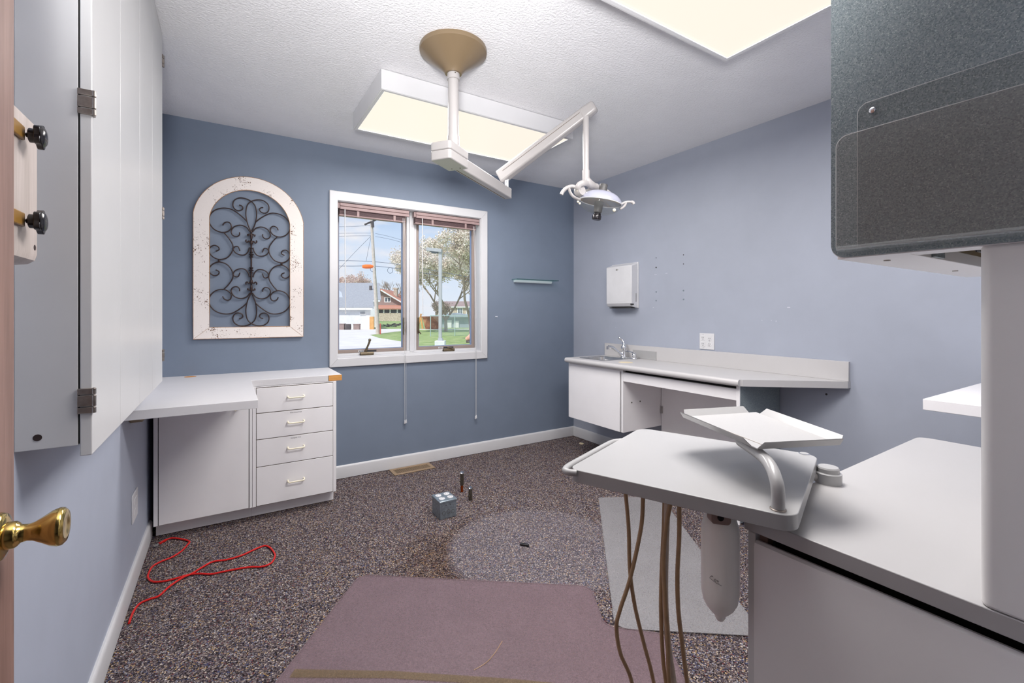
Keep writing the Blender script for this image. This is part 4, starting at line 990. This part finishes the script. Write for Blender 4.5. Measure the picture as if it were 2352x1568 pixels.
up = thing('utility_pole', 'leaning pale utility pole with wires and an orange sleeve', 'utility pole', od(-11.32, 38.3, OG))
MB().tube([od(-11.32, 38.3, OG), od(-11.87, 38.3, 9.15)], [.17, .11], 14).build('pole', 'pole_wood', up)
MB().beam(od(-12.3, 37.9, 8.66), od(-11.5, 38.6, 9.24), .12, .14).build('crossarm', 'dark_stuff', up)
MB().cyl(od(-11.72, 38.2, 8.5), od(-11.76, 38.2, 9.0), .12).build('insulator', 'dark_stuff', up)
def wire(P, r=.018):
    MB().tube(smooth_path([od(*p) for p in P], 6), r, 5).build('wire', 'wire', up)
zq = lambda y, d=38.3: CAMZ+(720.5-y)/1042*d
uq = lambda x, d=38.3: (x-1176)/1042*d
for P in ([(700,538),(800,535.5),(857,535)], [(700,545),(800,542),(857,541)], [(862,536),(890,542),(930,553),(1100,600)], [(862,543),(890,548),(930,558.5),(1100,608)],
          [(857,537),(820,574),(784,612),(750,648)], [(854,536),(847,568),(841,600)], [(700,520),(780,520.5),(850,518)]):
    wire([(uq(x), 38.3, zq(y)) for x, y in P], .014)
for P in ([(700,597),(800,598.5),(860,601),(922,608),(1000,622),(1100,640)], [(700,610),(800,611),(860,611),(922,618),(1000,632),(1100,652)]):
    wire([(uq(x), 38.3, zq(y)) for x, y in P], .022)
for cx_, cy_, r in ((897, 621, .22), (857, 618, .2)):
    MB().tube([od(uq(cx_)+r*cos(a), 38.2, zq(cy_)+r*1.1*sin(a)) for a in [2*pi*k/24 for k in range(24)]], .02, 5, closed=True).build('wire_coil', 'wire', up)
MB().lathe([(0, 0), (.12, .02), (.15, .12), (.18, .3), (.17, .7), (.12, .85), (.1, .97), (0, .98)], od(-12.62, 38.25, 5.2), AX, 14).build('orange_sleeve', 'orange', up)
MB().box((0,0,0),(.01,.01,.01)).bm.free()
gd = MB(); obox(gd, -11.08, -11.0, 38.0, 38.1, OG, .4); gd.build('marker_post', 'sign_red', up, smooth=False)

def gable_house(name, label, mats, u0, u1, d0, d1, zb, ze, zr, over=.35, skew=0):
    """ridge runs sideways; returns the thing"""
    w = MB(); dm = (d0+d1)/2; od0 = globals()['od']
    od = lambda u, d, z: od0(u+skew*(d-d0), d, z)
    t = thing(name, label, 'house', od((u0+u1)/2, d0, zb))
    w.extr([od(u0, d0, zb), od(u0, d1, zb), od(u0, d1, ze), od(u0, dm, zr-.1), od(u0, d0, ze)], AX*(u1-u0)); w.build('wall', mats[0], t, smooth=False)
    k = (zr-ze)/(dm-d0); r = MB()
    r.extr([od(u0-over, d0-over, ze-over*k), od(u0-over, dm, zr), od(u0-over, d1+over, ze-over*k), od(u0-over, d1+over, ze-over*k+.18), od(u0-over, dm, zr+.18), od(u0-over, d0-over, ze-over*k+.18)], AX*(u1-u0+2*over)); r.build('roof', mats[1], t, smooth=False)
    f = MB(); obox(f, u0-over, u1+over, d0-over-.05, d0-over, ze-over*k-.12, ze-over*k+.1); f.build('fascia', 'siding_white', t, smooth=False)
    return t
def pane(t, u0, u1, d, z0, z1, mat='dark_pane', fr=.12, split=1):
    w = MB(); obox(w, u0, u1, d-.10, d, z0, z1); w = w.build('window', 'siding_white', t, smooth=False)
    n = MB(); s_ = (u1-u0-fr)/split
    for k in range(split): obox(n, u0+fr+k*s_, u0+(k+1)*s_, d-.13, d-.09, z0+fr, z1-fr)
    n.build('glass', mat, w, smooth=False)
ho = gable_house('house', 'white house with a large grey roof behind the garage', ('siding_white', 'shingle_grey'), -27, -17.1, 58, 70, OG, 3.0, 5.4, .35, -.33)
w_ = MB(); w_.extr([od(-24.5, 57.2, 2.9), od(-21.3, 57.2, 2.9), od(-22.9, 57.2, 4.3)], AF*3); w_.build('dormer', 'siding_white', ho, smooth=False)
v_ = MB(); obox(v_, -19.2, -18.9, 61, 61.3, 4.2, 5.0); v_.build('roof_vent', 'dark_stuff', ho, smooth=False)
ga = gable_house('garage', 'low white garage with grey shingle roof left of the pole', ('siding_white', 'shingle_grey'), -24, -15.6, 50, 55.5, OG, 1.9, 2.95, .35, -.33)
pane(ga, -16.75, -16.12, 50, 1.12, 1.5, 'shingle_grey', .06)
bu = thing('bungalow', 'distant bungalow with red roofs and stone porch right of the pole', 'house', od(-28, 110, OG))
w_ = MB(); obox(w_, -33, -26.6, 111, 122, OG, 4.0); w_.build('wall', 'siding_brown', bu, smooth=False)
w_ = MB(); w_.extr([od(-33, 110.6, 3.2), od(-26.4, 110.6, 3.2), od(-26.4, 110.6, 4.0), od(-31.6, 110.6, 6.6), od(-33, 110.6, 5.9)], AF*2); w_.build('gable', 'siding_brown', bu, smooth=False)
w_ = MB(); w_.extr([od(-33.4, 109.8, 7.0), od(-31.6, 109.8, 7.3), od(-25.6, 109.8, 3.7), od(-25.6, 109.8, 3.3), od(-31.6, 109.8, 6.8), od(-33.4, 109.8, 6.5)], AF*12); w_.build('roof', 'shingle_red', bu, smooth=False)
w_ = MB(); w_.extr([od(-31.7, 109.6, 6.75), od(-25.7, 109.6, 3.25), od(-25.7, 109.6, 3.55), od(-31.7, 109.6, 7.1)], AF*.2); w_.build('bargeboard', 'siding_white', bu, smooth=False)
w_ = MB(); w_.extr([od(-33, 107, 2.55), od(-33, 111.5, 3.5), od(-33, 111.5, 3.2), od(-33, 107, 2.25)], AX*7.3); w_.build('porch_roof', 'shingle_red', bu, smooth=False)
w_ = MB(); obox(w_, -33, -26.4, 107.6, 108.2, OG, 1.4); w_.build('porch_wall', 'stone', bu, smooth=False)
for u in (-31.7, -30.4, -28.9, -27.2):
    w_ = MB(); obox(w_, u-.12, u+.12, 107.5, 107.8, 1.4, 2.5); w_.build('porch_post', 'siding_white', bu, smooth=False)
w_ = MB(); obox(w_, -33, -26.6, 108.4, 108.5, 1.4, 2.4); w_.build('porch_screen', 'dark_pane', bu, smooth=False)
pane(bu, -31.1, -29.5, 110.6, 4.0, 5.3, 'dark_pane', .2, 2)
w_ = MB(); obox(w_, -29.5, -28.7, 113, 114.5, 4.5, 7.6); obox(w_, -29.65, -28.55, 112.9, 114.6, 7.4, 7.7); w_.build('chimney', 'stone', bu, smooth=False)
bh_ = gable_house('house', 'low pale house far behind the blue shed', ('stone', 'siding_brown'), -15.5, -4, 93, 101, OG, 2.7, 3.7)
for u in (-13.6, -11.2, -9.4): pane(bh_, u, u+1.1, 93, 1.0, 2.5, 'dark_pane', .18, 2)

dm_ = thing('dumpster', 'rusty orange brown dumpster beside the lamp post', 'dumpster', od(-8.9, 51, OG))
w_ = MB(); w_.extr([od(-9.62, 50.4, OG+.02), od(-8.12, 50.4, OG+.02), od(-8.0, 50.2, .85), od(-9.95, 50.2, .85)], AF*1.5); w_.build('bin', 'rust', dm_, bevel=.03)
w_ = MB(); obox(w_, -10.0, -7.95, 50.1, 51.8, .8, .92); w_.build('rim', 'rust', dm_, bevel=.02)
sh_ = thing('shed', 'low blue grey shed behind the chain link fence', 'shed', od(-7.5, 56, OG))
w_ = MB(); obox(w_, -9.3, -4.6, 56, 60, OG, .95); w_.build('wall', 'shed_blue', sh_, smooth=False)
w_ = MB(); w_.extr([od(-10.2, 55.4, .9), od(-7.2, 55.4, 1.32), od(-4.3, 55.4, .95), od(-4.3, 55.4, .82), od(-10.2, 55.4, .78)], AF*5); w_.build('roof', 'shed_blue', sh_, smooth=False)
for u0, u1, z1 in ((-8.25, -7.45, .42), (-7.15, -6.55, .36)):
    w_ = MB(); obox(w_, u0, u1, 55.85, 56, OG, z1); w_.build('door_panel', 'siding_white', sh_, smooth=False)

lp = thing('lamp_post', 'grey parking lot lamp post on a white concrete base', 'lamp post', od(-3.48, 22, OG))
w_ = MB(); obox(w_, -3.72, -3.24, 21.8, 22.3, OG, -.09); w_.build('concrete_base', 'siding_white', lp, bevel=.02)
w_ = MB(); obox(w_, -3.58, -3.36, 21.9, 22.1, -.09, .03); w_.build('base_plate', 'post_grey', lp, bevel=.01)
w_ = MB(); obox(w_, -3.555, -3.40, 21.93, 22.07, .02, 4.36); w_.build('pole', 'post_grey', lp, bevel=.01)
w_ = MB(); w_.extr([od(-4.14, 21.85, 4.26), od(-3.40, 21.85, 4.18), od(-3.40, 21.85, 4.34), od(-3.75, 21.85, 4.38), od(-4.12, 21.85, 4.42)], AF*.34); w_.build('lamp_head', 'post_grey', lp, bevel=.01)
w_ = MB(); w_.extr([od(-4.02, 21.9, 4.25), od(-3.58, 21.9, 4.20), od(-3.60, 21.9, 4.15), od(-3.86, 21.9, 4.16)], AF*.24); w_.build('lens', 'dark_pane', lp, bevel=.01)

cf = thing('chain_link_fence', 'pale green chain link fence on the lawn at right', 'fence', od(-2.5, 35, OG))
for u in (-6.2, -4.4, -2.6, -.8): MB().cyl(od(u, 34.6+(u+6)*.2, OG), od(u, 34.6+(u+6)*.2, 1.1), .035, n=8).build('fence_post', 'fence_green', cf)
fd = lambda u: 34.6+(u+6)*.2
MB().tube([od(-6.2, fd(-6.2), 1.08), od(1.5, fd(1.5), 1.08)], .025, 6).build('top_rail', 'fence_green', cf)
w_ = MB(); st = .11
for k in range(int(7.7/st)+15):
    u = -6.2+k*st
    for sgn in (1, -1):
        a_, b_ = (u, u-1.55*sgn)
        if min(a_, b_) < -6.2 or max(a_, b_) > 1.5: continue
        w_.beam(od(a_, fd(a_), OG+.02), od(b_, fd(b_), 1.07), .009, .009)
w_.build('wire_mesh', 'fence_green', cf, smooth=False)

tag(MB().extr([od(-10.9, 52, OG), od(-10.75, 52, OG), od(-10.35, 52, 1.2), od(-10.5, 52, 1.25)], AF*.15).extr([od(-10.35, 52, OG), od(-10.15, 52, OG), od(-10.45, 52, 1.2), od(-10.55, 52, 1.15)], AF*.15).build('wooden_trestle', 'orange_wood', smooth=False), 'orange wooden trestle standing left of the dumpster', 'trestle')
w_ = MB(); obox(w_, -15.55, -15.1, 49.5, 49.8, OG, .9); tag(w_.build('plywood_sheet', 'orange_wood', smooth=False), 'orange plywood sheet leaning at the garage corner', 'board')
for i, (u, d, w, h, mt, nm, lb, ct_) in enumerate(((-19.2, 48.6, .8, .55, 'dark_stuff', 'barbecue_grill', 'dark grill by the left end of the garage', 'grill'), (-18.2, 48.2, .7, .45, 'siding_brown', 'storage_crate', 'brown crate in front of the garage, below the grill', 'crate'), (-17.5, 48.4, .65, .42, 'dark_stuff', 'plastic_barrel', 'dark barrel in front of the garage, right of the crate', 'barrel'), (-16.7, 48.6, .6, .4, 'siding_brown', 'planter_box', 'brown box in front of the garage near the plywood sheet', 'box'))):
    w_ = MB()
    if nm == 'plastic_barrel': w_.lathe([(0, 0), (.3, 0), (.34, .2), (.33, .55), (.3, .62), (0, .62)], od(u, d, OG), n=16)
    elif nm == 'barbecue_grill': w_.extr([od(u+p[0]*.5, d, OG+.75+p[1]*.3) for p in [(cos(pi*k/8), sin(pi*k/8)) for k in range(9)]], AF*.5); [w_.beam(od(u+e, d+f, OG), od(u+e, d+f, OG+.76), .05, .05, up=(1, 0, 0)) for e in (-.4, .4) for f in (.05, .45)]
    else: obox(w_, u-w/2, u+w/2, d, d+.5, OG, OG+h+.2); obox(w_, u-w/2-.03, u+w/2+.03, d-.03, d+.53, OG+h+.15, OG+h+.22)
    tag(w_.build(nm, mt, loc=od(u, d, OG), smooth=False), lb, ct_)
dp = MB()
for k in range(30): 
    u, d = -15.2+random.uniform(-1.6, 1.6), 60+random.uniform(-1, 1); p = od(u, d, OG+.1+random.uniform(0, .25)); dp.beam(p, p+Vector((random.uniform(-.5, .5), random.uniform(-.5, .5), random.uniform(-.1, .2))), .12, .1)
tag(dp.build('brush_pile', 'dark_stuff', smooth=False), 'dark brush pile on the grass before the bungalow', 'brush pile', kind='stuff')
fp_ = thing('flower_pot', 'terracotta pot tipped over on the lawn at lower right', 'pot', od(-2.6, 27, OG))
MB().lathe([(.10, 0), (.20, .3), (.23, .3), (.23, .36), (.18, .36), (.08, .05), (0, .05)], od(-2.75, 27, OG+.18), AX*.8+AF*.1+Vector((0, 0, .35)), 18).build('pot', 'terracotta', fp_)
w_ = MB(); obox(w_, -2.72, -2.38, 26.8, 27.1, OG, OG+.12); w_.build('stone_base', 'dark_stuff', fp_, bevel=.03)

# trees: branching limbs plus leaf / blossom clusters
def tree(name, label, u, d, h, spread, bark, lev, blossom=None, nb=0, lean=(0, 0), rr=.16, size=.07, trunk=.25, seed=1, limb=None):
    rnd = random.Random(seed); t = thing(name, label, 'tree', od(u, d, OG))
    base = od(u, d, OG); br = MB(); tips = []
    def grow(p, dirv, length, r, k):
        q = p+dirv*length; mid = (p+q)/2+Vector((rnd.uniform(-1, 1), rnd.uniform(-1, 1), rnd.uniform(-.5, .5)))*length*.06
        br.tube([p, mid, q], [r, r*.85, r*.68], 5 if k < lev-1 else 7)
        tips.append((p, q, k))
        if k == 0: return
        for _ in range(3 if k > 1 else 4):
            a = rnd.uniform(0, 2*pi); s = rnd.uniform(.35, .85)*spread
            nd = (dirv+Vector((cos(a)*s, sin(a)*s, rnd.uniform(-.15, .35)))).normalized()
            grow(p+dirv*length*rnd.uniform(.65, 1), nd, (h*limb*rnd.uniform(.85, 1.15) if limb and k == lev else length*rnd.uniform(.58, .8)), r*.58, k-1)
    grow(base, Vector((lean[0], lean[1], 1)).normalized(), h*trunk, rr, lev)
    br.build('branches', bark, t, smooth=False)
    if blossom:
        fl = MB(); cand = [x for x in tips if x[2] <= 3]
        for _ in range(nb):
            p, q, k = rnd.choice(cand); c = p.lerp(q, rnd.random())+Vector((rnd.gauss(0, 1), rnd.gauss(0, 1), rnd.gauss(0, 1)))*size*2.6
            s = size*rnd.uniform(.5, 1.2); R_ = Matrix.Rotation(rnd.uniform(0, 6.28), 3, Vector((rnd.gauss(0, 1), rnd.gauss(0, 1), rnd.gauss(0, 1))).normalized())
            vv = [fl.bm.verts.new(c+R_ @ Vector(x)*s) for x in ((1, 0, -.7), (-1, 0, -.7), (0, 1, .7), (0, -1, .7))]
            for f in ((0, 1, 2), (0, 3, 1), (0, 2, 3), (1, 3, 2)): fl.face([vv[i] for i in f])
        fl.build('blossoms', blossom, t, smooth=False)
    return t
tree('blossom_tree', 'white blossoming tree filling the right window half', -2.75, 31, 18, 1.15, 'bark', 6, 'blossom', 34000, (-.08, .0), .17, .06, .08, 5, .16)
tree('blossom_tree', 'white blossoming tree behind the lamp post, further left', -6.4, 44, 20, 1.15, 'bark', 6, 'blossom', 30000, (.02, .05), .18, .075, .07, 11, .15)
tree('bare_tree', 'pinkish bare tree rising behind the grey roof', -30.5, 92, 12.5, .8, 'bark_mauve_haze', 5, 'bark_mauve_haze', 2600, (0, 0), .3, .12, .3, 3)
tree('bare_tree', 'pinkish bare tree at the left edge of the window', -36, 96, 12, .8, 'bark_mauve_haze', 5, 'bark_mauve_haze', 2600, (0, 0), .3, .12, .3, 8)
tree('bare_tree', 'grey leafless tree behind the bungalow roof', -32.5, 125, 14, .75, 'bark', 5, None, 0, (0, 0), .3, .1, .3, 21)
tree('bare_tree', 'brown tree beside the bungalow chimney at the sash edge', -26.5, 118, 11.5, .8, 'bark', 5, 'bark', 1500, (0, 0), .3, .14, .3, 33)
tree('bare_tree', 'brown brushy tree behind the dumpster', -9.6, 66, 6.4, .85, 'bark', 5, 'bark', 900, (0, 0), .16, .07, .2, 40)
tree('bare_tree', 'brown brushy tree right of the trestle', -11.8, 70, 7, .85, 'bark', 5, 'bark', 900, (0, 0), .16, .07, .2, 44)
tree('bare_tree', 'pale hazy tree far behind the blossom trees', -9, 110, 14, .8, 'bark_mauve_haze', 5, 'bark_mauve_haze', 2000, (0, 0), .3, .14, .3, 51)

# ================================================================== LIGHT, SKY, CAMERA
w = bpy.data.worlds.new('sky'); SC.world = w; w.use_nodes = True
nt = w.node_tree; bg = nt.nodes['Background']
tc = nt.nodes.new('ShaderNodeTexCoord'); sp_ = nt.nodes.new('ShaderNodeSeparateXYZ'); nt.links.new(tc.outputs['Generated'], sp_.inputs[0])
base = ramp(nt, sp_.outputs['Z'], [(0, srgb(228, 234, 246)), (.08, srgb(214, 226, 246)), (.25, srgb(184, 208, 244)), (1, srgb(120, 160, 225))])
mp = nt.nodes.new('ShaderNodeMapping'); mp.inputs['Scale'].default_value = (1, 1, 2.6); nt.links.new(tc.outputs['Generated'], mp.inputs['Vector'])
cn = noise(nt, mp.outputs['Vector'], 7, 5, .55)
cm = ramp(nt, cn.outputs['Fac'], [(.50, (0, 0, 0, 1)), (.66, (1, 1, 1, 1))])
mx = nt.nodes.new('ShaderNodeMix'); mx.data_type = 'RGBA'; nt.links.new(cm, mx.inputs[0]); nt.links.new(base, mx.inputs[6]); mx.inputs[7].default_value = srgb(236, 234, 242)
nt.links.new(mx.outputs[2], bg.inputs['Color']); bg.inputs['Strength'].default_value = .74
su = bpy.data.lights.new('sun', 'SUN'); su.energy = 2.55; su.angle = radians(1.0); su.color = (1, .94, .85)
so = bpy.data.objects.new('sun', su); C.objects.link(so)
sd = (AF*.75+AX*.35+Vector((0, 0, -1.1))).normalized(); so.rotation_euler = sd.to_track_quat('-Z', 'Y').to_euler()

fl = bpy.data.lights.new('ceiling_fill', 'AREA'); fl.shape = 'DISK'; fl.size = .35; fl.energy = FILL_W; fl.color = (1, .985, .985); fl.spread = radians(80)  # added fill light behind the camera, aimed up to brighten the ceiling
fo_ = bpy.data.objects.new('ceiling_fill', fl); C.objects.link(fo_); fo_.location = (-.10, -.12, 1.45); fo_.rotation_euler = (Vector((.62, 1.25, 2.44))-fo_.location).to_track_quat('-Z', 'Y').to_euler()
cam = bpy.data.cameras.new('camera'); co = bpy.data.objects.new('camera', cam); C.objects.link(co)
cam.sensor_width = 36; cam.lens = 1042/2352*36; cam.shift_y = -(784-720.5)/2352; cam.clip_start = .02; cam.clip_end = 600
co.location = (0, 0, CAMZ); co.rotation_euler = (pi/2, 0, -TH)
SC.camera = co
vs_ = SC.view_settings; vs_.view_transform = 'Standard'; vs_.look = 'None'; vs_.exposure = 0.52; vs_.gamma = 1.0; vs_.use_curve_mapping = False
SC.cycles.max_bounces = 12; SC.cycles.diffuse_bounces = 8; SC.cycles.transparent_max_bounces = 24; SC.cycles.sample_clamp_indirect = 6
